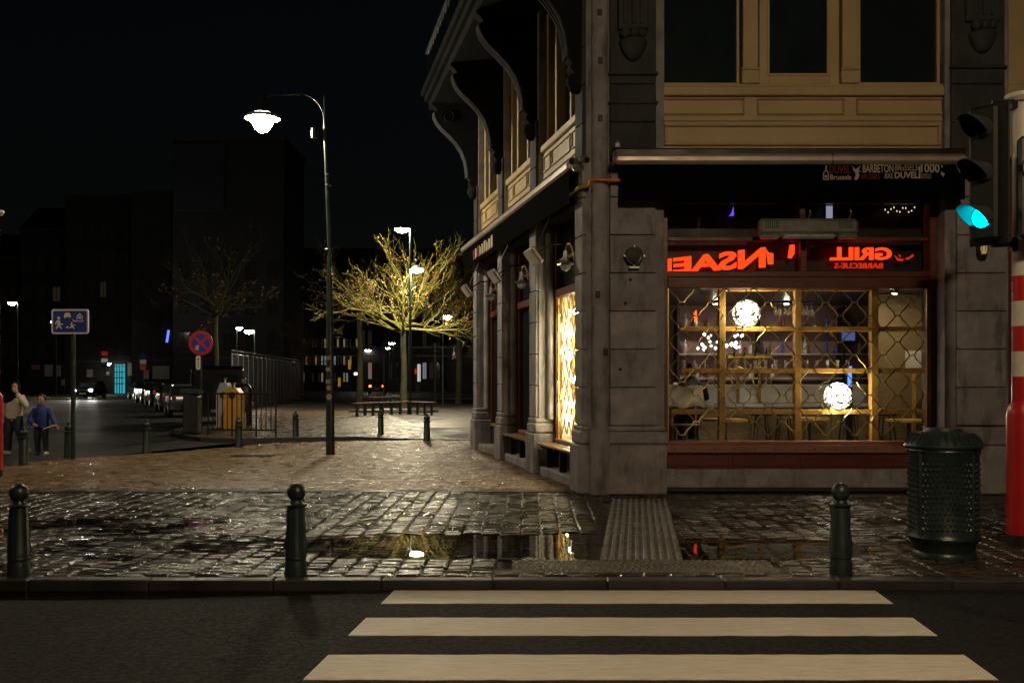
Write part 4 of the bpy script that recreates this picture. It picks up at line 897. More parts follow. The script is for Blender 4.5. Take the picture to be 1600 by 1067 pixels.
# benches in front of the side windows
for i, (a, b, w) in enumerate(((.56,2.96,'under the brightly lit side window'),(3.7,6.05,'under the dark middle side window'))):
    t = thing('wall_bench', 'slatted wooden wall bench ' + w, 'bench', S((a+b)/2,-.1,0.16))
    for (o0, o1) in ((-.28,-.135),(-.12,.03)): MB(TS).box(a, b, o0, o1, .545, .585, .008).build('plank', MT['benchwood'], t)
    for s_ in (a+.25, (a+b)/2, b-.3):
        MB(TS).box(s_, s_+.06, -.2, -.08, .16, .54, .005).build('leg', MT['black'], t); MB(TS).box(s_-.01, s_+.07, -.27, .02, .505, .544).build('bearer', MT['black'], t)
# ================================================================== BOLLARDS
def bollard_proto(ball):
    t = thing('bollard', 'x', 'bollard', (0,0,0), group='', local=True)
    if ball:
        MB().lathe([(.10,-.03),(.10,.02),(.096,.04),(.096,.11),(.091,.12),(.091,.145),(.096,.155),(.091,.17),(.093,.19),(.089,.2),(.074,.60),(.07,.615)], (0,0,0), 20).build('shaft', MT['iron'], t, 40, world=False)
        MB().lathe([(.07,.605),(.095,.612),(.098,.622),(.082,.63),(.058,.636),(.05,.66)], (0,0,0), 20).build('collar', MT['iron'], t, 50, world=False)
        MB().lathe([(max(.004,.083*math.sin(a)), .731-.083*math.cos(a)) for a in np.linspace(.5, math.pi, 12)], (0,0,0), 20).build('ball', MT['iron'], t, 60, world=False)
        for k in range(6):
            a = k*math.pi/3; MB().tube([(.089*math.cos(a),.089*math.sin(a),.2),(.074*math.cos(a),.074*math.sin(a),.595)], .007, 5).build('rib', MT['iron'], t, world=False)
    else:
        MB().lathe([(.10,-.02),(.10,.03),(.09,.05),(.085,.52),(.08,.54)], (0,0,0), 14).build('shaft', MT['iron'], t, 40, world=False)
        MB().lathe([(.08,.53),(.11,.545),(.11,.57),(.07,.59)], (0,0,0), 14).build('collar', MT['iron'], t, 40, world=False)
        MB().lathe([(.055,.58),(.085,.61),(.085,.68),(.05,.71),(.02,.72),(.035,.745),(.02,.77),(.004,.775)], (0,0,0), 14).build('knob', MT['iron'], t, 50, world=False)
    return t
bp_ = bollard_proto(True); first = True
gk = 'round-headed iron bollards along the kerb'
KB = [(462,897,'round-headed iron bollard at the kerb beside the long puddle'),(29,899,'round-headed iron bollard at the kerb in the left corner of the photo'),(1314,896,'round-headed iron bollard at the kerb in front of the bar window')]
for i, (px, py, lab) in enumerate(KB):
    x, y = G(px, py); o = bp_ if i == 0 else copy_tree(bp_); o.location = (x, y, 0); o['label'] = lab; o['group'] = gk; o.rotation_euler = (0, R(random.uniform(-.6,.6)), random.uniform(0,1))
b2 = bollard_proto(False)
PB = [(667,690,'slim iron bollard on the plaza closest to the stone building'),(595,680,'slim iron bollard standing before the tree bench'),(462,684,'slim iron bollard left of the tall lamp post at the edge of the square'),(373,700,'slim iron bollard in front of the railing and yellow bin'),(229,707,'slim iron bollard between the two round and blue road signs'),(37,727,'slim iron bollard in front of the two walking people'),(107,714,'slim iron bollard half hidden behind the blue sign post')]
for i, (px, py, lab) in enumerate(PB):
    x, y = G(px, py); o = b2 if i == 0 else copy_tree(b2); o.location = (x, y, 0); o['label'] = lab; o['group'] = 'slim iron bollards round the plaza'

# ================================================================== STREET LAMPS
GLOW = emis('lamp_glow', LW, 640); GLOWF = emis('far_lamp_glow', (1.0,.84,.6), 170); GLOWD = emis('distant_lamp_glow', (1.0,.9,.74), 60)
x, y = G(516, 711)
lp = thing('street_lamp', 'tall iron lamp post with a lit lantern on a swan-neck arm', 'street lamp', (x, y, 0))
MB().tube([(x,y,-.05),(x,y,.9),(x-.01,y,3.0),(x-.02,y,PZ(392,y))], [.10,.095,.085,.05], 14).build('lower_post', MT['iron'], lp, 40)
MB().tube([(x-.02,y,PZ(393,y)),(x-.12,y,PZ(205,y)),(x-.13,y,PZ(150,y))], [.045,.036,.032], 12).build('upper_post', MT['iron'], lp, 40)
for py in (290, 274, 390): MB().lathe([(.05,-.02),(.065,0),(.05,.02)], (x-.06,y,PZ(py,y)), 12).build('ring', MT['iron'], lp)
hx = PX(410, y); ht_ = PZ(152, y)
arc = [(x-.13, y, PZ(205,y))] + [(x-.13-.55+.55*math.cos(a), y, PZ(190,y)+.62*math.sin(a)) for a in np.linspace(.15, 1.5, 9)] + [(hx+.25,y,PZ(190,y)+.60),(hx+.05,y,PZ(190,y)+.52),(hx,y,ht_+.02)]
MB().tube(arc, .026, 8).build('swan_neck', MT['iron'], lp, 60)
MB().lathe([(.07,-.12),(.09,0),(.07,.10)], (PX(491,y),y,PZ(208,y)), 10).build('bracket', MT['iron'], lp)
MB().lathe([(.05,PZ(148,y)),(.09,PZ(155,y)),(.15,PZ(165,y)),(.20,PZ(172,y)),(.235,PZ(177.5,y))], (hx,y,0), 24, cap=False).build('hood', MT['iron'], lp, 40)
MB().lathe([(.232,PZ(178,y)),(.34,PZ(180,y)),(.40,PZ(184,y)),(.392,PZ(186,y)),(.22,PZ(181,y))], (hx,y,0), 24, cap=False).build('shade', mat('lamp_enamel',(.5,.5,.46),None,.4), lp, 40)
MB().lathe([(.20,PZ(183,y)),(.235,PZ(187,y)),(.225,PZ(194,y)),(.17,PZ(201,y)),(.09,PZ(206,y)),(.01,PZ(208,y))], (hx,y,0), 14).build('globe', GLOW, lp, 60)
stk = mat('sticker_paper', (.5,.42,.38), (.40,.30,.26), .6, scale=40); 
for (py, rr_) in ((606,.055),(620,.075)):
    MB().lathe([(.001,0),(rr_,.0),(rr_,.003),(.001,.003)], (PX(515,y),y-.098,PZ(py,y)), 12, M=Matrix.Rotation(R(90),3,'X')@Matrix.Diagonal((.8,1,1)), cap=False).build('sticker', stk, lp)
for (py, px) in ((559,515),(596,514),(577,514)): MB().box(PX(px,y)-.05,PX(px,y)+.045,y-.106,y-.098,PZ(py,y)-.045,PZ(py,y)+.045).build('sticker', stk, lp)
def small_lamp(px_pole, D, heads, label, glow, h, base_z=0.0, pr=.05, hr=.27, grp='lit lamps round the square'):
    """slim post carrying shallow mushroom lanterns; heads: (px, py, radius)"""
    x = PX(px_pole, D); t = thing('square_lamp', label, 'street lamp', (x, D, base_z), group=grp)
    MB().tube([(x,D,base_z-.02),(x,D,h)], [pr, pr*.7], 8).build('post', MT['iron'], t, 40)
    for (px, py, r) in heads:
        hx, hz = PX(px, D), PZ(py, D)
        MB().tube([(x,D,min(h-.02,hz+.12)),((x+hx)/2,D,hz+.28),(hx,D,hz+.2)], .025, 6).build('arm', MT['iron'], t)
        MB().lathe([(.03,.22),(r*.5,.17),(r,.03),(r*.98,.0)], (hx,D,hz), 14, cap=False).build('hood', MT['iron'], t, 40)
        MB().lathe([(r*.96,.0),(r*.9,-.06),(r*.55,-.15),(.01,-.19)], (hx,D,hz), 12).build('globe', glow, t, 60)
    return t
GLOWT = emis('tree_lamp_glow', (1.0,.86,.58), 950)
small_lamp(641, 51.0, [(628,358,.38),(651,421,.36)], 'slim lamp post with two lit heads in front of the bare tree', GLOWT, PZ(352,52), pr=.075)
small_lamp(692, 58.0, [(699,494,.26)], 'slim lamp post with one lit head just left of the stone building', GLOWF, PZ(490,58))
small_lamp(398, 60.0, [(389,517,.28)], 'slim lamp post with one lit head above the metal hoarding', GLOWF, PZ(512,60))
small_lamp(370, 75.0, [(374,512,.24)], 'farther lit lamp beside the one above the hoarding', GLOWF, PZ(508,75))
small_lamp(28, 72.0, [(19,473,.30)], 'lit street lamp highest at the far left of the side street', GLOWF, PZ(470,72), base_z=-.06, grp='lit lamps down the side street')
small_lamp(88, 96.0, [(84,503,.30)], 'lit street lamp peeping out behind the blue sign', GLOWF, PZ(500,96), base_z=-.06, grp='lit lamps down the side street')
for (px, py, D, r, lab) in ((42,549,150,.4,'distant lit street lamp above the woman'),(20,564,170,.4,'distant lit street lamp left of the woman'),(103,545,140,.4,'distant lit street lamp right of the blue sign post'),(170,568,110,.26,'distant white lamp beside the cyan doorway')):
    small_lamp(px+3, D, [(px,py,r)], lab, GLOWD, PZ(py-3,D), base_z=-.06, grp='lit lamps down the side street')
for i, (px, py, D, r) in enumerate(((487,532,140,.32),(500,541,145,.36),(505,546,150,.42),(575,547,130,.42),(606,543,115,.30),(612,536,110,.38),(520,541,160,.25),(501,557,150,.25),(640,566,140,.25),(470,548,150,.26),(455,556,150,.2))):
    small_lamp(px+3, D, [(px,py,r)], 'tiny far lamp glowing in the dark behind the tall fence, number of many alike' if False else 'tiny far lamp glowing in the dark behind the tall fence', GLOWD, PZ(py-2,D), grp='far lamps behind the fence')
# lamps on the photographer's side of the road, same kind as the visible tall one (their light falls on the facade and the crossing)
def near_lamp(x, y, lab, hx_, strength):
    t = thing('street_lamp', lab, 'street lamp', (x, y, 0)); h = 7.6; gl = emis('near_lamp_glow', (1.0,.75,.45), strength)
    MB().tube([(x,y,-.2),(x,y,3),(x,y,h+.3)], [.1,.085,.035], 12).build('post', MT['iron'], t, 40); hx = x + hx_
    MB().tube([(x,y,h-.4)] + [(x+hx_*(k/6), y, h-.1+.7*math.sin(k/6*2.6)) for k in range(1,7)], .03, 8).build('swan_neck', MT['iron'], t, 60)
    MB().lathe([(.05,h+.28),(.2,h+.1),(.24,h),(.40,h-.06),(.22,h-.02)], (hx,y,0), 20, cap=False).build('shade', MT['iron'], t, 40)
    MB().lathe([(.2,h-.06),(.235,h-.1),(.17,h-.26),(.01,h-.36)], (hx,y,0), 12).build('globe', gl, t, 60)
near_lamp(5.6, 1.2, 'tall lit lamp post across the road facing the bar', -2.4, 920)
near_lamp(-16.2, 14.5, 'tall lit lamp post at the kerb left of the plaza', 1.3, 470)
# red pedestrian signal across the road, seen as a reflection in the shop glass
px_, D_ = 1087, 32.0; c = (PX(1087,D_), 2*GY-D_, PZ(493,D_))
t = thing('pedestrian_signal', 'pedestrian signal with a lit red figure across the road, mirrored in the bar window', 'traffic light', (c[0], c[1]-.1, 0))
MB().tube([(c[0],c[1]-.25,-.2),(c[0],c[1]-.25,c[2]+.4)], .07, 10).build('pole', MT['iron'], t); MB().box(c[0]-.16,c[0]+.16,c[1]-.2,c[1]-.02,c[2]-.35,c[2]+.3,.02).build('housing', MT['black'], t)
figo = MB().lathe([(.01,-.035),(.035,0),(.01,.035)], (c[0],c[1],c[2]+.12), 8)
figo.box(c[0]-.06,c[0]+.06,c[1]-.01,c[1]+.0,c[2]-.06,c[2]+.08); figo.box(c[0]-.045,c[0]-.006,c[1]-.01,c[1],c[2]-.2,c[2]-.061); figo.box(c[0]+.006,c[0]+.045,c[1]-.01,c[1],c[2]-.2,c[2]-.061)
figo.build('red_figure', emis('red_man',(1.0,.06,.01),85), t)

# ================================================================== TRAFFIC LIGHT AND POLES
def striped_pole(x, y, lab, top=True):
    t = thing('traffic_light_pole' if top else 'striped_pole', lab, 'pole', (x, y, 0)); k = y/F
    MB().lathe([(.17,-.1),(.17,.12)], (x,y,0), 20).build('foot', MT['black'], t)
    MB().lathe([(.165,.121),(.165,1.36),(.15,1.44),(.115,1.50)], (x,y,0), 24).build('base_sleeve', MT['red'], t, 40)
    z = 1.50; i = 0
    while z < 3.05: MB().lathe([(.112,z),(.112,z+.26)], (x,y,0), 24).build('band', MT['white'] if i % 2 == 1 else MT['red'], t, 40); z += .262; i += 1
    MB().lathe([(.108,z),(.108,4.62)], (x,y,0), 24).build('shaft', MT['white'], t, 40)
    MB().lathe([(.15,4.62),(.185,4.66),(.185,4.70),(.05,4.74)], (x,y,0), 24).build('cap', MT['white'], t, 40)
    return t
TX, TY = PX(1599, 10.4), 10.4
tp_ = striped_pole(TX, TY, 'red and white banded traffic light pole at the right edge')
striped_pole(PX(-11.5, 17.6), 17.6, 'red and white banded pole cut off by the left edge', False)
# vehicle signal head, turned to the left and a little towards the camera
D = 10.3; ang = R(-52)           # local -y is the facing direction of the lenses
sg = thing('traffic_signal', 'black three-lens traffic light with the green lens lit', 'traffic light', (PX(1538,D), D, PZ(376,D)), ang, local=True)
HH = (375-166)/F*D
MB().box(-.15,.15,-.05,.14,0,HH,.03).build('housing', MT['black'], sg, world=False)
MB().box(-.21,.21,.10,.115,-.04,HH+.04,.01).build('backing_board', MT['black'], sg, world=False)
MT['visor'] = mat('visor_plastic', (.07,.07,.07), None, .5)
GRN = emis('green_signal', (.0,.70,.84), 8.0); lensoff = mat('signal_lens_off', (.03,.03,.03), None, .25)
for k, zc in enumerate((HH*.17, HH*.5, HH*.83)):
    Mx = Matrix.Rotation(R(90),3,'X')
    MB().lathe([(.105,0),(.095,.018),(.06,.032),(.004,.04)], (0,-.05,zc), 20, M=Mx, cap=False).build('lens', GRN if k == 0 else lensoff, sg, 60, world=False)
    # tunnel visor, open at the bottom
    n = 18; a0, a1 = -.62, math.pi+.62; v = []; f = []
    for i in range(n+1):
        a = a0 + (a1-a0)*i/n; s_ = min(1, max(.0, (math.sin(a)+.45)/1.2)); ln = .08 + .30*s_
        for (r_, y_) in ((.118,-.05),(.118,-.05-ln),(.112,-.05-ln),(.112,-.05)): v.append((r_*math.cos(a), y_, zc+r_*math.sin(a)-.02*(0 if y_ > -.06 else 1)))
    for i in range(n):
        for q in range(4): f.append((i*4+q, i*4+(q+1)%4, (i+1)*4+(q+1)%4, (i+1)*4+q))
    MB().add(v, f).build('visor', MT['visor'], sg, 40, world=False)
# mounting brackets between pole and head
br = thing('signal_bracket', 'black upper and lower bracket arms holding the traffic light to the pole', 'bracket', (TX-.1, TY-.05, PZ(380,D)))
for py in (158, 381): MB().tube([(PX(1545,D)+.06,D+.06,PZ(py,D)),(TX-.13,TY-.03,PZ(py-2,D))], .022 if py < 200 else .032, 8).build('arm', MT['black'], br); MB().box(TX-.15,TX-.09,TY-.08,TY+.04,PZ(py,D)-.07,PZ(py,D)+.07,.01).build('clamp', MT['black'], br)
ps = thing('crossing_signal', 'black pedestrian signal box with a red glow at the right edge', 'traffic light', (PX(1613,9.95), 9.95, PZ(372,9.95)), R(-18), local=True)
ph = (372-213)/F*9.95
MB().box(-.13,.16,-.06,.10,0,ph,.03).build('housing', MT['black'], ps, world=False)
MB().lathe([(.10,0),(.10,.01)], (.02,-.06,ph*.68), 18, M=Matrix.Rotation(R(90),3,'X')).build('lens', emis('red_signal',(1.0,.02,.02),2.0), ps, world=False)
MB().tube([(.02+.115*math.cos(a),-.1,ph*.68+.115*math.sin(a)) for a in np.linspace(-.5,3.64,14)], .02, 6).build('visor', MT['black'], ps, world=False)
MB().box(.0,.06,.10,.36,ph*.45,ph*.55).build('arm', MT['black'], ps, world=False)

# ================================================================== LITTER BIN
x, y = G(1474, 868); bn = thing('litter_bin', 'dark cast-iron litter bin with a studded drum and ribbed domed lid', 'bin', (x, y, 0), local=True); r = .335
MB().lathe([(.30,0),(.30,.04),(.285,.06),(.30,.13),(.32,.16)], (0,0,0), 28).build('foot', MT['iron'], bn, 40, world=False)
dr = MB().lathe([(r*.95,.16),(r,.18),(r*1.02,.2),(r,.22),(r*.97,.24),(r*.97,1.0),(r,1.02),(r*1.02,1.04),(r,1.06)], (0,0,0), 36).build('drum', MT['iron'], bn, 35, world=False)
studs = MB()
for j in range(13):
    for k in range(44):
        a = 2*math.pi*(k + .5*(j%2))/44; z = .29 + j*.052; c_, s_ = math.cos(a), math.sin(a); rr_ = r*.965; h_ = .016
        v = [(rr_*c_-.016*-s_, rr_*s_-.016*c_, z), (rr_*c_+.016*-s_, rr_*s_+.016*c_, z), (rr_*c_, rr_*s_, z+.02), (rr_*c_, rr_*s_, z-.02), ((rr_+h_)*c_, (rr_+h_)*s_, z)]
        studs.add(v, [(0,2,4),(2,1,4),(1,3,4),(3,0,4)])
so = studs.build('studs', MT['iron'], dr, recalc=False, world=False); so['kind'] = 'stuff'
for k in range(4):
    a = k*math.pi/2+.5; MB().tube([(r*.985*math.cos(a),r*.985*math.sin(a),.22),(r*.985*math.cos(a),r*.985*math.sin(a),1.02)], .02, 6).build('strap', MT['iron'], bn, world=False)
ld_ = MB().lathe([(r*1.06,1.062),(r*1.09,1.085),(r*1.04,1.11),(r*.93,1.165),(r*.76,1.205),(r*.55,1.225),(r*.52,1.24),(r*.5,1.255),(r*.45,1.255)], (0,0,0), 36).build('lid', MT['iron'], bn, 35, world=False)
for k in range(30):
    a = 2*math.pi*k/30; MB().tube([(r*q*math.cos(a), r*q*math.sin(a), z) for q, z in ((1.05,1.10),(.97,1.155),(.80,1.205))], .011, 5).build('rib', MT['iron'], ld_, world=False)
# ================================================================== ROAD SIGNS
def rrect(x0, x1, z0, z1, r, n=4):
    pts = []
    for (cx_, cz_, a0) in ((x1-r,z1-r,0),(x0+r,z1-r,90),(x0+r,z0+r,180),(x1-r,z0+r,270)):
        for k in range(n+1): a = R(a0+90*k/n); pts.append((cx_+r*math.cos(a), cz_+r*math.sin(a)))
    return pts
x, y = G(114.5, 719); sn = thing('living_street_sign', 'blue rectangular living street sign with white pictograms on a dark post', 'road sign', (x, y, 0))
MB().tube([(x,y,-.05),(x,y,PZ(490,y))], .05, 12).build('post', MT['iron'], sn, 40)
def q(px, py): return (PX(px,y), PZ(py,y))
X0, Z0 = q(83.5,522); X1, Z1 = q(141,483.5)
MB().prism(rrect(X0,X1,Z0,Z1,.05), y-.09, y-.06, axis='y').build('panel', MT['signwhite'], sn); MB().prism(rrect(X0+.035,X1-.035,Z0+.035,Z1-.035,.03), y-.094, y-.0905, axis='y').build('blue_field', MT['signblue'], sn)
def zz(a, b): return q(a/1186*400, 400 + b/1067*360)          # coordinates of the enlarged photo crop
pic = [[(276,298),(286,298),(290,312),(302,316),(300,320),(288,318),(288,322),(298,338),(292,340),(282,325),(272,340),(266,337),(276,322),(275,308),(268,318),(264,315),(270,302)], [(276,282),(286,282),(288,290),(284,295),(278,295),(274,290)],
  [(308,272),(312,264),(330,264),(335,272),(338,276),(338,284),(334,284),(334,288),(330,288),(330,284),(314,284),(314,288),(310,288),(310,284),(306,284),(306,276)],
  [(364,297),(364,280),(378,266),(392,280),(392,297),(388,297),(388,282),(378,272),(368,282),(368,297)], [(372,292),(372,280),(384,280),(384,292)], [(342,288),(348,298),(358,301),(397,301),(397,304),(356,305),(346,300)],
  [(334,318),(340,316),(346,320),(358,318),(358,322),(347,326),(352,332),(356,338),(350,338),(344,331),(334,336),(330,333),(339,326)], [(338,308),(345,308),(347,313),(342,316),(337,313)], [(318,327),(324,325),(328,330),(325,336),(319,336),(316,331)]]
for pts in pic: MB().prism([zz(a,b) for a, b in pts], y-.0965, y-.0945, axis='y').build('pictogram', MT['signwhite'], sn)
MB().tube([(x,y,PZ(500,y)),(x,y-.065,PZ(500,y))], .03, 6).build('clamp', MT['steel'], sn)
x, y = G(314, 676); ns = thing('no_stopping_sign', 'round red and blue no stopping sign with an arrow plate below', 'road sign', (x, y, 0))
MB().tube([(x,y,-.05),(x,y,PZ(520,y))], .045, 10).build('post', MT['iron'], ns, 40); c = (PX(315,y), y-.06, PZ(536,y)); rr_ = 19.2/F*y; Mx = Matrix.Rotation(R(90),3,'X')
MB().lathe([(.001,0),(rr_,0),(rr_,.02),(.001,.02)], c, 32, M=Mx, cap=False).build('disc', MT['signblue'], ns)
MB().lathe([(rr_*.74,.0205),(rr_*.995,.0205),(rr_*.995,.025),(rr_*.74,.025)], c, 32, M=Mx, cap=False).build('red_ring', MT['signred'], ns)
for k, a in enumerate((R(45), R(-45))):
    d_ = Vector((math.cos(a), math.sin(a))); n_ = Vector((-d_.y, d_.x))
    w_ = rr_*.105; L_ = rr_*.76; MB().prism([tuple(Vector((c[0],c[2])) + d_*sx*L_ + n_*sy*w_) for sx, sy in ((-1,-1),(1,-1),(1,1),(-1,1))], c[1]-.024-.001*k, c[1]-.0205, axis='y').build('red_bar', MT['signred'], ns)
MB().box(PX(307,y),PX(312,y),c[1]-.027,c[1]-.0252,PZ(547,y),PZ(540,y)).build('sticker', stk, ns)
MB().prism(rrect(PX(307,y),PX(314,y),PZ(577.5,y),PZ(556,y),.05), y-.06, y-.045, axis='y').build('arrow_plate', MT['signwhite'], ns)
MB().prism([(PX(a,y),PZ(b,y)) for a, b in ((310,575),(311,575),(311,562),(312.3,562),(310.5,558.5),(308.7,562),(310,562))], y-.063, y-.0605, axis='y').build('arrow', MT['black'], ns)
for (px, D, parts, lab) in ((224,78,((553,561,'signblue'),(562,568.5,'signwhite'),(569,578,'orange')),'far post with blue, white and orange plates above the parked cars'),(164,88,((549,555.5,'signred'),(560,566,'signwhite'),(567,574,'signblue')),'far post with red disc and pale plates left of the cyan doorway')):
    xx = PX(px, D); t = thing('parking_sign', lab, 'road sign', (xx, D, -.06)); MB().tube([(xx,D,-.08),(xx,D,PZ(550,D))], .045, 8).build('post', MT['iron'], t)
    for (a, b, m) in parts: MB().prism(rrect(PX(px-5,D),PX(px+5,D),PZ(b,D),PZ(a,D),.06), D-.08, D-.06, axis='y').build('plate', MT[m] if m != 'orange' else mat('orange_plate',(.6,.16,.03),None,.5), t)
# ================================================================== RAILING, BINS ON THE TIP OF THE SQUARE
ry = GD(683); rl = thing('pedestrian_railing', 'low black pedestrian railing around the tip of the square', 'railing', (PX(370,ry), ry, 0))
pa, pb = (PX(322,ry), ry+.2), (PX(431,ry-.3), ry-.3)
for z in (1.28, .22): MB().tube([(pa[0],pa[1],z),(pb[0],pb[1],z)], .025, 6).build('rail', MT['black'], rl)
for k in range(15):
    u = k/14; xx, yy = pa[0]+(pb[0]-pa[0])*u, pa[1]+(pb[1]-pa[1])*u
    MB().tube([(xx,yy,-.02 if k in (0,5,10,14) else .22),(xx,yy,1.28)], .028 if k in (0,5,10,14) else .016, 6).build('post' if k in (0,5,10,14) else 'bar', MT['black'], rl)
x, y = PX(300, 30), 30.0; t = thing('utility_box', 'dark grey utility cabinet beside the round sign', 'cabinet', (x, y, 0)); MB().box(x-.22,x+.22,y-.2,y+.25,.08,1.2,.03).build('body', MT['black'], t); MB().prism([(y-.26,1.285),(y+.3,1.285),(y+.3,1.36),(y-.26,1.42)], x-.26, x+.26, axis='x').build('lid', MT['iron'], t); MB().box(x-.18,x+.18,y-.15,y+.2,-.02,.079).build('plinth', MT['kerb'], t); MB().box(x-.02,x+.02,y-.21,y-.2,.2,1.2).build('door_seam', MT['black'], t)
D = 33.0
yb = mat('yellow_plastic', (.62,.30,.02), (.5,.23,.015), .45, scale=4); gb = mat('grey_plastic', (.42,.42,.40), (.34,.34,.33), .5, scale=4)
def igloo(px, m, w, zt, lab):
    x = PX(px, D); t = thing('recycling_container', lab, 'container', (x, D, 0)); zs = PZ(615, D)
    MB().prism([(x-w,.05),(x+w,.05),(x+w*1.02,zs),(x+w*.45,zt),(x-w*.45,zt),(x-w*1.02,zs)], D-w, D+w, axis='y').build('body', m, t)
    MB().lathe([(.05,zt),(.03,zt+.1),(.07,zt+.14),(.02,zt+.18)], (x,D,0), 8).build('lifting_ring', MT['steel'], t); MB().lathe([(.12,0),(.12,.02)], (x,D-w-.001,zs-.05), 12, M=Matrix.Rotation(R(90),3,'X')).build('hatch', MT['black'], t)
    MB().box(x-w*.9,x+w*.9,D-w*.9,D+w*.9,-.02,.051).build('base', MT['black'], t)
igloo(366, yb, .27, PZ(606, D), 'bright yellow recycling container behind the black railing'); D = 34.2; igloo(352, gb, .24, PZ(598, D), 'grey recycling container half behind the yellow one')
# ================================================================== VEHICLES
def car(loc, rz, paint, lab, kind='hatch', head=None, tail=None, grp=None, plate=None):
    t = thing('parked_van' if kind == 'van' else ('moving_car' if head else 'parked_car'), lab, 'van' if kind == 'van' else 'car', loc, rz, grp, local=True)
    if kind == 'van': L_, W_, H_ = 4.9, 1.9, 2.25; prof = [(-2.45,.35),(2.3,.35),(2.42,.7),(2.35,1.05),(1.75,1.25),(1.15,2.1),(.9,2.22),(-2.3,2.25),(-2.44,2.1)]; cab = None
    else: L_, W_, H_ = 4.1, 1.72, 1.48; prof = [(-2.0,.35),(1.95,.3),(2.05,.5),(2.02,.72),(1.85,.85),(1.05,.97),(.9,.98),(-1.7,1.02),(-2.0,.95),(-2.06,.6)]
    hw = W_/2
    b = MB(); n = len(prof)      # rounded flanks: three sections across
    secs = [(-hw, .90), (-hw*.93, 1.0), (hw*.93, 1.0), (hw, .90)]
    v = []
    cx_ = sum(p[0] for p in prof)/n; cz_ = sum(p[1] for p in prof)/n
    for (w, k) in secs: v += [(cx_+(a-cx_)*(k if k < 1 else 1), w, cz_+(z-cz_)*(k if k < 1 else 1)) for a, z in prof]
    f = [tuple(range(n))[::-1], tuple(3*n+i for i in range(n))] + [(s*n+i, s*n+(i+1)%n, (s+1)*n+(i+1)%n, (s+1)*n+i) for s in range(3) for i in range(n)]
    body = b.add(v, f).build('body', paint, t, 30, world=False)
    if kind != 'van':
        cp = [(-1.75,1.0),(1.0,.95),(.35,1.42),(.1,1.47),(-1.1,1.48),(-1.45,1.42)]; m = len(cp); v = []
        for (w, k) in ((-hw*.93,0),(-hw*.74,1),(hw*.74,1),(hw*.93,0)):
            v += [(a, w, z if k else min(z, 1.0)) for a, z in cp]
        f = [tuple(range(m))[::-1], tuple(3*m+i for i in range(m))] + [(s*m+i, s*m+(i+1)%m, (s+1)*m+(i+1)%m, (s+1)*m+i) for s in range(3) for i in range(m)]
        MB().add(v, f).build('cabin_glass', MT['darkglass'], t, world=False)
        MB().prism([(.32,1.425),(.1,1.485),(-1.1,1.495),(-1.47,1.43)], -hw*.72, hw*.72, axis='y').build('roof', paint, t, world=False)
        for w in (-1, 1):
            for xx in (-1.5,-.35,.55): MB().tube([(xx,w*hw*.90,1.0),(xx*.85,w*hw*.745,1.44)], .03, 5).build('pillar', paint, t, world=False)
    else:
        MB().box(-2.47,-2.44,-.72,.72,1.25,1.95,.01).build('rear_window', MT['darkglass'], t, world=False)
        for w in (-1, 1): MB().box(-.2,1.0,w*hw-.01,w*hw+.012,1.25,1.95,.005).build('side_window', MT['darkglass'], t, world=False)
        MB().prism([(1.2,2.08),(1.78,1.27),(1.80,1.29),(1.23,2.1)], -.78, .78, axis='y').build('windscreen', MT['darkglass'], t, world=False)
    for xx in (-1.25, 1.3):
        for w in (-1, 1):
            wh = MB().lathe([(.2,-.1),(.31,-.1),(.33,-.06),(.33,.06),(.31,.1),(.2,.1)], (xx,w*(hw-.08),.33), 16, M=Matrix.Rotation(R(90),3,'X')).build('wheel', MT['rubber'], t, 40, world=False)
            MB().lathe([(.01,-.105),(.2,-.105),(.2,.105),(.01,.105)], (xx,w*(hw-.08),.33), 10, M=Matrix.Rotation(R(90),3,'X')).build('rim', MT['steel'], wh, world=False)
    xe = 2.45 if kind == 'van' else 2.03
    for w in (-1, 1):
        MB().lathe([(.13,0),(.12,.05),(.04,.08)], (xe-.10,w*hw*.76,.72), 10, M=Matrix.Rotation(R(90),3,'Y')).build('headlight', head or MT['whiteglass'], t, world=False)
        MB().box(-xe-.03,-xe+.08,w*hw*.78-.11,w*hw*.78+.11,.78,.98,.02).build('tail_light', tail or MT['signred'], t, world=False)
    MB().box(-xe-.045,-xe-.02,-.26,.26,.52,.63).build('number_plate', plate or MT['white'], t, world=False); MB().box(xe+.0,xe+.03,-.26,.26,.45,.56).build('number_plate', MT['white'], t, world=False)
    for w in (-1, 1): MB().box(.75,.9,w*(hw+.02)-.07,w*(hw+.02)+.07,.98,1.1,.02).build('mirror', paint, t, world=False)
    return t
pb_ = mat('black_car_paint', (.012,.012,.014), None, .12, coat=1.0); pg_ = mat('grey_car_paint', (.09,.095,.10), None, .14, metal=.5, coat=1.0); ps_ = mat('silver_car_paint', (.34,.35,.36), None, .16, metal=.6, coat=1.0)
gp_ = 'cars parked along the far kerb'
def onpx(px, D): return (PX(px, D), D, -.06)
car(onpx(338, 39.5), R(108), pb_, 'black van parked behind the round no stopping sign', 'van', plate=mat('pink_plate',(.5,.28,.25),None,.5))
car(onpx(291, 47), R(112), ps_, 'silver car parked just left of the black van', grp=gp_); car(onpx(272, 54), R(114), pg_, 'grey car parked second from the black van', grp=gp_)
car(onpx(253, 62), R(116), pb_, 'black car parked in the middle of the row', grp=gp_); car(onpx(236, 71), R(118), ps_, 'silver car parked second from the far end of the row', grp=gp_); car(onpx(222, 81), R(120), pg_, 'grey car parked at the far end of the row', grp=gp_)
car(onpx(141, 84), R(-84), pb_, 'dark car driving towards the plaza with bright headlights', head=emis('headlight_glow',(1.0,.93,.8),2600))
car((PX(590,105), 105, 0), R(95), pb_, 'distant car with red tail lights behind the tree', tail=emis('tail_glow',(1.0,.10,.03),14))
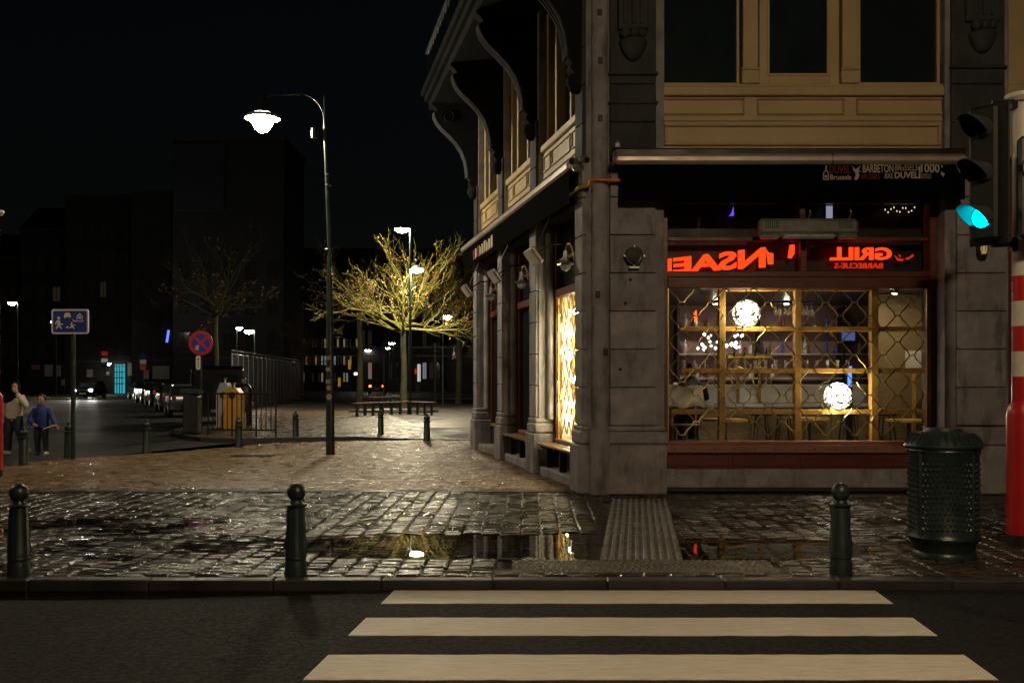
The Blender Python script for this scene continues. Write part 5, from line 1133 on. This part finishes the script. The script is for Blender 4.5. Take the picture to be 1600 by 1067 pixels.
# ================================================================== BARE TREES
def tree(px, D, zc, rad, top, seed, lab, leafy=.5, n_limb=13, bark='bark', lean=0.0, tr=.21):
    rr = random.Random(seed); x = PX(px, D); t = thing('bare_tree', lab, 'tree', (x, D, 0))
    tk = [(x,D,-.1),(x+.01,D,.3),(x+.05,D,zc*.5),(x+lean*.5,D,zc*.8),(x+lean,D,zc+.2)]
    MB().tube(tk, [tr*1.35,tr,tr*.8,tr*.75,tr*.7], 12).build('trunk', MT['trunk'], t, 60)
    cr = MB(); tips = []; C = Vector((x+lean, D, zc))
    def grow(p, d, L_, r_, depth):
        n = 5 if depth < 2 else 4; pts = [p.copy()]; rs = [r_]; q_ = p.copy(); dd = d.copy()
        for i in range(n):
            dd = (dd + Vector((rr.gauss(0,.16), rr.gauss(0,.16), rr.gauss(.045 if depth < 2 else 0,.13)))).normalized(); q_ = q_ + dd*(L_/n); pts.append(q_.copy()); rs.append(r_*(1-.62*(i+1)/n))
        cr.tube(pts, rs, 6 if depth < 2 else 4 if depth < 3 else 3, cap=False)
        if depth >= 4 or r_ < .0095 and depth > 3: tips.append((q_, dd)); return
        nk = {0: 7, 1: 4, 2: 3, 3: 2}[depth]
        for k in range(nk):
            i = min(n, max(1, int(n*(.25 + .75*(k+1)/nk)))); 
            ax = Vector((rr.gauss(0,1), rr.gauss(0,1), rr.gauss(0,1))).normalized(); e = (dd*1.0 + ax*(.75 if depth else .85) + Vector((0,0,.10))).normalized()
            out = (pts[i]-C); out = out.normalized() if out.length > .3 else e
            e = (e + out*.35).normalized()
            ln = L_*rr.uniform(.42,.68)*(1 if depth else .8)
            grow(pts[i], e, ln, max(.010, rs[i]*rr.uniform(.5,.7)), depth+1)
        tips.append((q_, dd))
    for k in range(n_limb):
        a = 2*math.pi*k/n_limb + rr.uniform(-.25,.25); el = (.15,.75,.4,1.0,.28,.6)[k % 6]+rr.uniform(-.1,.1)
        d = Vector((math.cos(a)*math.cos(el), math.sin(a)*math.cos(el), math.sin(el)))
        Lh = rad*.78 if el < .7 else (top-zc)*.72
        grow(C + Vector((0,0,rr.uniform(-.25,.5))), d, Lh*rr.uniform(.85,1.1), tr*.42, 0)
    cr.build('crown', MT[bark], t, 60, recalc=False)
    lf = MB()
    for (p, d) in tips:
        if rr.random() > leafy: continue
        for k in range(rr.randint(1,3)):
            c_ = p + Vector((rr.gauss(0,.07), rr.gauss(0,.07), rr.gauss(-.02,.07))); s_ = rr.uniform(.03,.07); u = Vector((rr.gauss(0,1),rr.gauss(0,1),rr.gauss(0,1))).normalized(); w = u.orthogonal().normalized()
            lf.add([c_-u*s_, c_+w*s_*.6, c_+u*s_, c_-w*s_*.6+Vector((0,0,.01))], [(0,1,2,3)])
    lo = lf.build('leaves', MT['deadleaf'], t, recalc=False); lo['kind'] = 'stuff'
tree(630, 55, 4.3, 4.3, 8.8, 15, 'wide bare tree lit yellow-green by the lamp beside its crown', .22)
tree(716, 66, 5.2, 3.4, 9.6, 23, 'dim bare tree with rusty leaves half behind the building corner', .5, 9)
tree(562, 62, 6.0, 3.0, 10.5, 31, 'unlit dark bare tree left of the lit tree', .2, 7, 'trunk')
tree(336, 58, 5.5, 3.4, 11, 37, 'unlit dark bare tree behind the black van', .1, 7, 'trunk')
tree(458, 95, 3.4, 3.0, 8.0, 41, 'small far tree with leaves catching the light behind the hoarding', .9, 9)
# ================================================================== TREE BENCH
bx, by = PX(630,55), 53.5
tb = thing('tree_bench', 'long angular slatted bench wrapping around the lit tree', 'bench', (bx, by-2, 0))
ring = [(PX(556,44.5),44.5),(PX(596,46.2),46.2),(PX(640,47.5),47.5),(PX(676,46.2),46.2)]
ring2 = [(PX(578,60),60),(PX(628,58.5),58.5)]
for rg in (ring, ring2):
    for (a, b) in zip(rg[:-1], rg[1:]):
        d_ = Vector((b[0]-a[0], b[1]-a[1])); L_ = d_.length; d_.normalize(); n_ = Vector((-d_.y, d_.x))
        for k in (-1, 0, 1):
            o_ = k*.16; A = Vector(a)+n_*o_; B = Vector(b)+n_*o_; w = n_*.07
            MB().prism([tuple(A-w), tuple(B-w), tuple(B+w), tuple(A+w)], .56, .62).build('plank', MT['benchwood'], tb)
        for u in (.04, .35, .66, .96):
            c_ = Vector(a)+d_*(L_*u); MB().box(c_.x-.04,c_.x+.04,c_.y-.22,c_.y+.22,-.01,.559).build('leg', MT['black'], tb)
t = thing('tree_edging', 'low concrete edging around the foot of the lit tree', 'edging', (bx, by, 0)); MB().tube([(bx+2.2*math.cos(a), by-3.0+1.6*math.sin(a), .05) for a in np.linspace(0, 2*math.pi, 25)], .09, 6, cap=False).build('kerb_ring', MT['kerb'], t)
# ================================================================== HOARDING AND FENCE
hd = thing('metal_hoarding', 'dark corrugated metal hoarding along the left of the square', 'hoarding', (PX(470,66),66,0))
A, B = Vector((PX(362,52),52)), Vector((PX(468,82),82)); d_ = (B-A); L_ = d_.length; d_.normalize(); n_ = Vector((-d_.y,d_.x))
for k in range(18):
    p = A+d_*(L_*k/18+.03); q_ = A+d_*(L_*(k+1)/18-.03); w = n_*.03; MB().prism([tuple(p-w),tuple(q_-w),tuple(q_+w),tuple(p+w)], .1, 2.9).build('panel', MT['sheetmetal'], hd)
    MB().tube([(p.x,p.y,-.02),(p.x,p.y,3.05)], .05, 6).build('post', MT['steel'], hd)
for z in (2.98, 3.18): MB().tube([(A.x,A.y,z),(B.x,B.y,z)], .025, 6).build('rail', MT['steel'], hd)
MB().prism([tuple(A-n_*.12),tuple(B-n_*.12),tuple(B+n_*.12),tuple(A+n_*.12)], -.05, .098).build('footing', MT['kerb'], hd)
fn = thing('tall_fence', 'tall dark bar fence closing the back of the square', 'fence', (PX(640,72),72,0)); fx0, fx1 = PX(520,72), PX(800,72)
for z in (.2, 3.3, 3.9): MB().box(fx0, fx1, 71.97, 72.03, z, z+.07).build('rail', MT['black'], fn)
for k in range(8): xx = fx0+(fx1-fx0)*k/7; MB().box(xx-.06,xx+.06,71.94,72.06,-.02,4.3).build('post', MT['black'], fn)
for k in range(88): xx = fx0+(fx1-fx0)*(k+.5)/88; MB().tube([(xx,72,.2),(xx,72,4.1)], .016, 4).build('bar', MT['black'], fn)
# ================================================================== BACKGROUND BUILDINGS
MT['litwarm'] = emis('lit_window_warm', (1.0,.72,.36), .22); MT['litcold'] = emis('lit_window_cold', (.85,.95,1.0), .25); MT['cyan'] = emis('cyan_doorway', (.05,.42,.5), .8); MT['litdim'] = emis('lit_window_dim', (1.0,.8,.5), .012); MT['blueneon'] = emis('blue_neon', (.12,.2,1.0), 1.6); MT['purple'] = emis('purple_glow', (.3,.18,1.0), 12)
MT['shop'] = mat('pale_shop_panel', (.34,.35,.35), (.28,.28,.28), .7, scale=2)
def house(px0, px1, D, ztop, m, lab, cols_, floors, z0=4.2, fh=3.3, lit={}, roof='flat', depth=9.0, wz=1.7, ww=.5, name='town_house'):
    x0, x1 = PX(px0,D), PX(px1,D); t = thing(name, lab, 'building', ((x0+x1)/2, D, -.06))
    MB().box(x0, x1, D, D+depth, -.1, ztop).build('wall', m, t)
    MB().box(x0-.15, x1+.15, D-.25, D+depth, ztop, ztop+.35).build('cornice', MT['stone_dark'], t)
    if roof == 'gable': MB().prism([(D-.2,ztop+.351),(D+depth,ztop+.351),(D+depth*.5,ztop+3.6)], x0-.1, x1+.1, axis='x').build('roof', MT['black'], t)
    MB().box(x0+.02, x1-.02, D-.10, D+.02, z0-.75, z0-.5).build('string_course', MT['stone_dark'], t)
    for f_ in range(floors):
        for c_ in range(cols_):
            w = (x1-x0)/cols_; cx_ = x0+w*(c_+.5); z = z0+f_*fh
            wd = MB().box(cx_-w*ww/2-.08, cx_+w*ww/2+.08, D-.06, D+.03, z-.08, z+wz+.08, .0).build('window', MT['stone_dark'] if m != MT['brickfar'] else MT['plaster'], t)
            MB().box(cx_-w*ww/2, cx_+w*ww/2, D-.075, D-.062, z, z+wz).build('pane', MT[lit.get((f_,c_),'darkglass')], wd)
            MB().box(cx_-.03, cx_+.03, D-.09, D-.076, z, z+wz).build('glazing_bar', MT['plaster'], wd); MB().box(cx_-w*ww/2-.12, cx_+w*ww/2+.12, D-.16, D-.061, z-.16, z-.081).build('sill', MT['kerb'], wd)
    return t
house(-40, 30, 120, 16, MT['brickfar'], 'dark terraced house at the far left end of the side street', 4, 3, lit={(0,1):'litdim'}, roof='gable')
house(32, 100, 118, 19, MT['plaster'], 'dark narrow town house behind the blue sign', 3, 4, lit={(1,2):'litdim',(2,2):'litdim'}, roof='gable')
h3 = house(101, 205, 112, 22, MT['brickfar'], 'wide dark apartment house behind the approaching car with the cyan doorway', 6, 5, lit={(2,3):'litdim'})
h4 = house(206, 268, 104, 21, MT['brickfar'], 'dark apartment house behind the parked cars with a thin blue neon', 4, 5, lit={})
h5 = house(270, 443, 92, 23.6, MT['plaster'], 'tall plain grey block with a large blank billboard high on its wall', 5, 3, z0=4.2)
D = 92; MB().box(PX(276,D),PX(349,D),D-.25,D-.02,PZ(328,D),PZ(226,D)).build('billboard', mat('billboard_blue',(.035,.04,.075),None,.6), h5); MB().box(PX(274,D),PX(351,D),D-.2,D-.01,PZ(331,D),PZ(224,D)).build('billboard_frame', MT['stone_dark'], h5)
D = 112; MB().box(PX(181,D),PX(196,D),D-.3,D-.12,.0,PZ(569,D)).build('doorway', MT['cyan'], h3)
for k in range(4): MB().box(PX(181,D),PX(196,D),D-.34,D-.301,PZ(573+k*9,D),PZ(571.6+k*9,D)).build('door_bar', MT['black'], h3)
for px in (184.5, 188.5, 192.5): MB().box(PX(px,D)-.05,PX(px,D)+.05,D-.345,D-.341,.0,PZ(569,D)).build('door_bar', MT['black'], h3)
for (a, b, c_, d2) in ((201,208,567,587),(137,146,577,589),(168,172,581,586)): MB().box(PX(a,D),PX(b,D),D-.3,D-.12,PZ(d2,D),PZ(c_,D)).build('shop_panel', MT['shop'], h3)
D = 104; 
for (a, b, c_, d2) in ((240,266,572,592),(226,234,578,592)): MB().box(PX(a,D),PX(b,D),D-.3,D-.12,PZ(d2,D),PZ(c_,D)).build('shop_panel', MT['shop'], h4)
MB().tube([(PX(262,D),D-.3,PZ(535,D)),(PX(264,D),D-.3,PZ(524,D)),(PX(265,D),D-.3,PZ(516,D))], .13, 6).build('neon_or_reflected_sign', MT['blueneon'], h4)
D = 118
t = thing('shop_front', 'row of small pale shop panels behind the walking child', 'shop front', (PX(75,110),110,-.06)); D = 110
MB().box(PX(36,D),PX(100,D),D,D+1,-.1,PZ(562,D)).build('wall', MT['black'], t)
for (a, b, c_, d2) in ((50,63,570,577),(71,83,570,588),(90,95,571,588),(97,101,593,602)): MB().box(PX(a,D),PX(b,D),D-.2,D-.001,PZ(d2,D),PZ(c_,D)).build('shop_panel', MT['shop'] if a != 50 else MT['pinkwood'], t)
# barrier with lights along the side street kerb
kb = thing('kerb_rail', 'low lit kerb edge across the far side of the street', 'kerb', (PX(140,80),80,-.06)); MB().box(PX(60,80),PX(212,80),79.8,80.2,-.08,.10).build('kerb_stone', MT['kerb'], kb)
for k in range(26): xx = PX(66+k*5.6,79.7); MB().box(xx-.1,xx+.1,79.6,79.79,-.06,.02).build('yellow_mark', mat('yellow_mark',(.6,.45,.1),None,.6) if k == 0 else bpy.data.materials['yellow_mark'], kb)
# buildings behind the fence with lit windows, signs
h6 = house(452, 560, 135, 9, MT['brickfar'], 'low building with many lit windows behind the hoarding', 22, 3, z0=1.2, fh=2.3, wz=1.2, lit={(f_,c_):random.choice(('litwarm','litdim','litdim','darkglass','darkglass','litcold')) for f_ in range(3) for c_ in range(22)})
h7 = house(562, 690, 130, 11, MT['brickfar'], 'low building with lit windows behind the lit tree trunk', 12, 2, z0=1.6, fh=4.2, wz=2.1, lit={(0,1):'litwarm',(0,8):'litdim',(0,9):'litcold',(1,1):'litdim',(1,0):'litdim',(0,4):'litdim',(1,9):'litdim',(0,10):'litdim'})
house(700, 900, 128, 13, MT['brickfar'], 'unlit building behind the corner of the stone building', 8, 2, lit={})
house(444, 800, 190, 26, MT['brickfar'], 'tall dark mass of houses on the skyline behind the trees', 16, 5, lit={})
t = thing('purple_sign', 'small glowing purple sign behind the fence', 'sign', (PX(556,125),125,0)); MB().box(PX(553,125),PX(559,125),125,125.1,PZ(586,125),PZ(582,125)).build('face', MT['purple'], t); MB().tube([(PX(556,125),125.2,-.02),(PX(556,125),125.2,PZ(583,125))], .06, 6).build('post', MT['black'], t)
for (px, c_, d2, lab) in ((546,562,577,'yellow lit banner high behind the tall lamp post'),(530,590,604,'yellow lit banner low behind the tall lamp post')):
    t = thing('yellow_banner', lab, 'banner', (PX(px,120),120,0)); MB().box(PX(px-2,120),PX(px+2,120),120,120.1,PZ(d2,120),PZ(c_,120)).build('panel', emis('banner_glow_%d' % px,(.8,.42,.02),.35), t); MB().tube([(PX(px,120),120.15,-.02),(PX(px,120),120.15,PZ(c_,120))], .06, 6).build('post', MT['black'], t)
t = thing('red_shop_sign', 'small red and white lit shop sign right of the lit tree trunk', 'sign', (PX(651,118),118,0)); MB().box(PX(648,118),PX(651,118),118,118.1,PZ(584,118),PZ(576,118)).build('red_face', emis('red_face',(1.0,.06,.02),.5), t); MB().box(PX(652,118),PX(657,118),118,118.1,PZ(596,118),PZ(569,118)).build('white_face', emis('white_face',(.85,.9,.85),.6), t); MB().box(PX(649,118),PX(656,118),118.11,118.3,-.02,PZ(570,118)).build('post', MT['black'], t)
# ================================================================== PEOPLE
def skin_mesh(name, verts, edges, m, parent, root=0, sub=2):
    me = bpy.data.meshes.new(name); me.from_pydata([v[:3] for v in verts], edges, []); o = bpy.data.objects.new(name, me); COL.objects.link(o)
    md = o.modifiers.new('skin', 'SKIN'); md.use_smooth_shade = True
    if not me.skin_vertices: 
        me.attributes.new('skin', 'FLOAT', 'POINT') if False else None
    o.modifiers.new('sub', 'SUBSURF').levels = sub; o.modifiers[-1].render_levels = sub
    if me.skin_vertices:
        for i, v in enumerate(verts):
            sv = me.skin_vertices[0].data[i]; sv.radius = (v[3], v[4] if len(v) > 4 else v[3]); sv.use_root = (i == root)
    me.materials.append(m); o.parent = parent; return o
def limb(name, pts, rs, m, par, n=10): return MB().tube(pts, rs, n).build(name, m, par, 70, world=False)
def blob(name, c, sx, sy, sz, m, par, n=14):
    prof = [(math.sin(a), -math.cos(a)) for a in np.linspace(.12, math.pi-.12, 10)]
    return MB().lathe(prof, c, n, M=Matrix.Diagonal((sx, sy, sz))).build(name, m, par, 70, world=False)
def loft(name, rings, m, par, n=16):
    """rings: (x, y, z, rx, ry) from bottom to top"""
    v = []; f = []
    for (x, y, z, rx, ry) in rings: v += [(x+rx*math.cos(2*math.pi*k/n), y+ry*math.sin(2*math.pi*k/n), z) for k in range(n)]
    for i in range(len(rings)-1): f += [(i*n+k, i*n+(k+1)%n, (i+1)*n+(k+1)%n, (i+1)*n+k) for k in range(n)]
    f += [tuple(range(n))[::-1], tuple((len(rings)-1)*n+k for k in range(n))]
    return MB().add(v, f).build(name, m, par, 70, world=False)
def hand(par, p, d, side=1, s=1.0):
    """palm and five bent fingers; d = direction of the fingers"""
    d = Vector(d).normalized(); u = d.orthogonal().normalized(); w = d.cross(u); p = Vector(p); b = MB()
    b.tube([p-d*.02*s, p+d*.03*s, p+d*.075*s], [.024*s,.036*s,.036*s], 8)
    for k, L_ in enumerate((.065,.078,.074,.058)):
        q_ = p+d*.07*s+u*((k-1.5)*.018*s); b.tube([q_, q_+d*L_*.5*s+w*.008*s, q_+d*L_*.9*s+w*.026*s], [.0095*s,.009*s,.007*s], 6)
    q_ = p+d*.02*s-u*.03*s; b.tube([q_, q_-u*.025*s+d*.025*s, q_-u*.03*s+d*.055*s], [.012*s,.011*s,.008*s], 6)
    return b.build('hand', MT['skin'], par, 60, world=False)
def face(par, c, s, fd=(0,-1,0)):
    fx = Vector((-fd[1], fd[0], 0)); fd = Vector(fd); c = Vector(c); dk = MT['black']
    for sg in (-1, 1): p = c+fd*.088*s+fx*.034*sg*s; blob('eye', tuple(p), .013*s,.009*s,.007*s, dk, par, 8); p2 = p+Vector((0,0,.026*s)); blob('eyebrow', tuple(p2), .02*s,.008*s,.005*s, dk, par, 8)
    b = MB(); b.tube([tuple(c+fd*.088*s+Vector((0,0,.005*s))), tuple(c+fd*.112*s-Vector((0,0,.035*s))), tuple(c+fd*.09*s-Vector((0,0,.042*s)))], [.008*s,.015*s,.012*s], 6); b.build('nose', MT['skin'], par, 60, world=False)
    blob('mouth', tuple(c+fd*.086*s-Vector((0,0,.068*s))), .024*s,.01*s,.007*s, mat('lips_%d' % int(s*100), (.3,.09,.07), None, .5), par, 8)
wool = mat('cream_wool', (.60,.53,.47), (.5,.43,.38), .9, scale=30, bump=.3, bscale=80); navy = mat('navy_denim', (.02,.03,.055), (.015,.022,.04), .85, scale=30); scarf = mat('black_scarf', (.008,.008,.009), None, .95, spec=.1); bluej = mat('blue_jacket', (.008,.022,.17), (.006,.018,.13), .7, scale=12); trainer = mat('white_trainer', (.6,.56,.52), None, .6); mask = mat('mask_paper', (.45,.6,.68), None, .7)
# woman: walking, right hand at her face, other arm hanging with a bag
wx, wy = G(22, 711, -.06); W = thing('person', 'person in a cream jumper and dark headscarf walking, one hand raised to the face', 'person', (wx, wy, -.06), local=True)
loft('body', [(0,0,.80,.15,.11),(0,0,.95,.155,.115),(0,0,1.1,.13,.10),(.0,0,1.25,.155,.11),(0,0,1.36,.16,.105),(0,0,1.42,.09,.08),(.02,0,1.47,.055,.055),(.03,-.01,1.50,.055,.06),(.035,-.02,1.54,.075,.085),(.04,-.02,1.60,.082,.098),(.04,-.02,1.65,.075,.09),(.04,-.015,1.69,.04,.05)], MT['skin'], W)
loft('jumper', [(0,0,.86,.19,.145),(0,0,.90,.20,.15),(0,0,1.05,.185,.14),(0,0,1.2,.18,.14),(0,0,1.33,.19,.13),(0,0,1.41,.13,.105),(.01,0,1.45,.075,.07)], wool, W)
limb('sleeve', [(.17,0,1.36),(.27,-.05,1.24),(.33,-.10,1.16),(.25,-.16,1.30),(.165,-.17,1.43)], [.075,.072,.068,.06,.052], wool, W); hand(W, (.15,-.165,1.46), (-.35,.1,.9))
limb('sleeve', [(-.17,0,1.36),(-.25,.0,1.2),(-.275,-.02,1.05),(-.26,-.06,.84)], [.08,.085,.082,.075], wool, W); hand(W, (-.255,-.065,.80), (.05,-.1,-1))
loft('headscarf', [(-.12,-.02,1.18,.03,.04),(-.09,-.03,1.26,.17,.13),(-.05,-.02,1.36,.20,.15),(0,.0,1.45,.125,.12),(.02,.01,1.52,.10,.11),(.035,.015,1.60,.105,.115),(.04,.015,1.68,.095,.105),(.04,.01,1.735,.045,.05)], scarf, W)
blob('face_skin', (.055,-.085,1.595), .066,.045,.085, MT['skin'], W); face(W, (.055,-.045,1.60), .95); blob('face_mask', (.055,-.105,1.535), .055,.04,.035, mask, W)
limb('trouser_leg', [(-.08,0,.90),(-.10,-.03,.65),(-.13,-.02,.46),(-.16,.02,.12)], [.125,.11,.095,.085], navy, W, 12); limb('trouser_leg', [(.08,0,.90),(.12,-.03,.65),(.16,.0,.46),(.20,.06,.14)], [.125,.11,.095,.085], navy, W, 12)
for (x_, y_, z_, rx_) in ((-.165,-.02,.0,-.1),(.30,.0,.06,.3)):
    b = MB(); b.tube([(x_-.06,y_+.05,z_+.06),(x_+.02,y_-.03,z_+.055),(x_+.14,y_-.08,z_+.045)], [.055,.055,.035], 8); b.build('shoe', trainer, W, 60, world=False)
MB().box(-.37,-.20,-.12,-.02,.50,.74,.03).build('handbag', MT['black'], W, world=False); MB().tube([(-.34,-.07,.74),(-.28,-.07,.80),(-.22,-.07,.74)], .012, 6).build('bag_strap', MT['black'], W, world=False)
# child in a blue jacket, arms held out
cx2, cy2 = G(60, 712, -.06); Cc = thing('person', 'child in a bright blue jacket walking beside the person in cream', 'person', (cx2, cy2+.15, -.06), local=True)
loft('body', [(0,0,.62,.13,.10),(0,0,.8,.12,.10),(0,0,1.0,.14,.10),(0,0,1.1,.13,.09),(0,0,1.16,.06,.06),(0,-.005,1.20,.055,.06),(0,-.01,1.24,.075,.085),(0,-.01,1.31,.085,.098),(0,-.005,1.37,.075,.085),(0,0,1.41,.04,.045)], MT['skin'], Cc)
loft('jacket', [(0,0,.62,.17,.13),(0,0,.66,.18,.14),(0,0,.85,.165,.135),(0,0,1.0,.175,.135),(0,0,1.09,.16,.12),(0,0,1.15,.095,.09),(0,0,1.19,.085,.085)], bluej, Cc)
loft('hair', [(0,.02,1.27,.088,.09),(0,.02,1.33,.096,.105),(0,.01,1.39,.085,.10),(0,.005,1.43,.05,.06)], MT['black'], Cc); face(Cc, (0,-.025,1.285), .95)
limb('sleeve', [(-.14,0,1.08),(-.20,-.05,.93),(-.22,-.12,.80),(-.12,-.17,.74)], [.068,.064,.058,.05], bluej, Cc); hand(Cc, (-.10,-.175,.735), (.8,-.1,-.4), s=.85)
limb('sleeve', [(.14,0,1.08),(.22,0,.94),(.29,-.04,.82),(.36,-.08,.72)], [.068,.064,.056,.05], bluej, Cc); hand(Cc, (.375,-.085,.70), (.6,-.2,-.6), s=.85)
limb('trouser_leg', [(-.07,0,.66),(-.08,-.03,.45),(-.09,-.01,.3),(-.10,.03,.08)], [.10,.085,.07,.06], navy, Cc, 12); limb('trouser_leg', [(.07,0,.66),(.09,-.03,.45),(.10,-.0,.3),(.11,.02,.08)], [.10,.085,.07,.06], navy, Cc, 12)
for x_ in (-.10, .11): b = MB(); b.tube([(x_,.06,.05),(x_+.0,-.02,.05),(x_+.02,-.12,.04)], [.048,.048,.03], 8); b.build('shoe', trainer if x_ > 0 else navy, Cc, 60, world=False)
limb('carried_board', [(.10,-.12,.62),(.40,-.12,.72)], [.014,.014], MT['white'], Cc, 6)
# dark figure by the containers
mx_, my_ = PX(384,35), 35.0; Mn = thing('person', 'dark clothed person standing behind the yellow recycling container', 'person', (mx_, my_, .01), local=True)
loft('body', [(0,0,.8,.16,.12),(0,0,1.1,.17,.13),(0,0,1.35,.21,.13),(0,0,1.46,.12,.1),(-.03,0,1.52,.06,.06),(-.06,-.01,1.56,.08,.09),(-.07,-.01,1.64,.09,.10),(-.07,0,1.72,.06,.07)], MT['skin'], Mn)
loft('coat', [(0,0,.75,.22,.16),(0,0,1.1,.21,.16),(0,0,1.36,.24,.16),(0,0,1.46,.15,.13),(0,0,1.53,.08,.08)], MT['black'], Mn)
for sg in (-1, 1):
    limb('sleeve', [(.22*sg,0,1.38),(.27*sg,0,1.15),(.26*sg,-.08,.92)], [.08,.07,.055], MT['black'], Mn); hand(Mn, (.255*sg,-.09,.89), (0,-.2,-1)); limb('trouser_leg', [(.09*sg,0,.85),(.1*sg,0,.45),(.1*sg,.02,.06)], [.12,.09,.07], MT['black'], Mn)
    b = MB(); b.tube([(.1*sg,.06,.04),(.1*sg,-.14,.04)], [.05,.04], 8); b.build('shoe', MT['black'], Mn, 60, world=False)
face(Mn, (-.07,-.02,1.63), .95); loft('hair', [(-.07,.02,1.64,.095,.1),(-.07,.01,1.70,.085,.095),(-.07,0,1.745,.05,.05)], MT['black'], Mn)
# seated customer inside the bar
sx_, sy_ = PX(1078,17.6), 17.6; Sc = thing('person', 'dark silhouette of a person in black sitting at the bar behind the glass', 'person', (sx_, sy_, .45), local=True)
loft('body', [(0,0,.62,.17,.14),(0,0,.9,.18,.13),(0,0,1.15,.21,.13),(0,0,1.27,.13,.1),(.02,0,1.33,.06,.06),(.03,0,1.38,.08,.09),(.03,0,1.46,.088,.10),(.03,.0,1.54,.05,.06)], MT['skin'], Sc)
loft('jumper', [(0,0,.60,.21,.17),(0,0,.9,.21,.16),(0,0,1.15,.24,.15),(0,0,1.27,.15,.12),(.01,0,1.33,.07,.07)], MT['black'], Sc)
loft('hair', [(.03,.0,1.36,.085,.095),(.03,.0,1.46,.10,.112),(.03,.0,1.54,.07,.08),(.03,0,1.575,.03,.03)], MT['black'], Sc)
for sg in (-1, 1): limb('sleeve', [(.22*sg,0,1.18),(.3*sg,.12,.95),(.2*sg,.38,.90)], [.08,.068,.055], MT['black'], Sc); hand(Sc, (.19*sg,.40,.90), (-.2*sg,1,0)); limb('trouser_leg', [(.1*sg,0,.66),(.12*sg,.38,.62),(.12*sg,.42,.2)], [.12,.10,.075], MT['black'], Sc); b = MB(); b.tube([(.12*sg,.38,.05),(.12*sg,.58,.04)], [.05,.04], 8); b.build('shoe', MT['black'], Sc, 60, world=False)
stool(1078, 17.6, 'black bar stool under the seated silhouette')
bpy.context.view_layer.update()
for o in scene.objects:
    if '_at' in o: del o['_at']
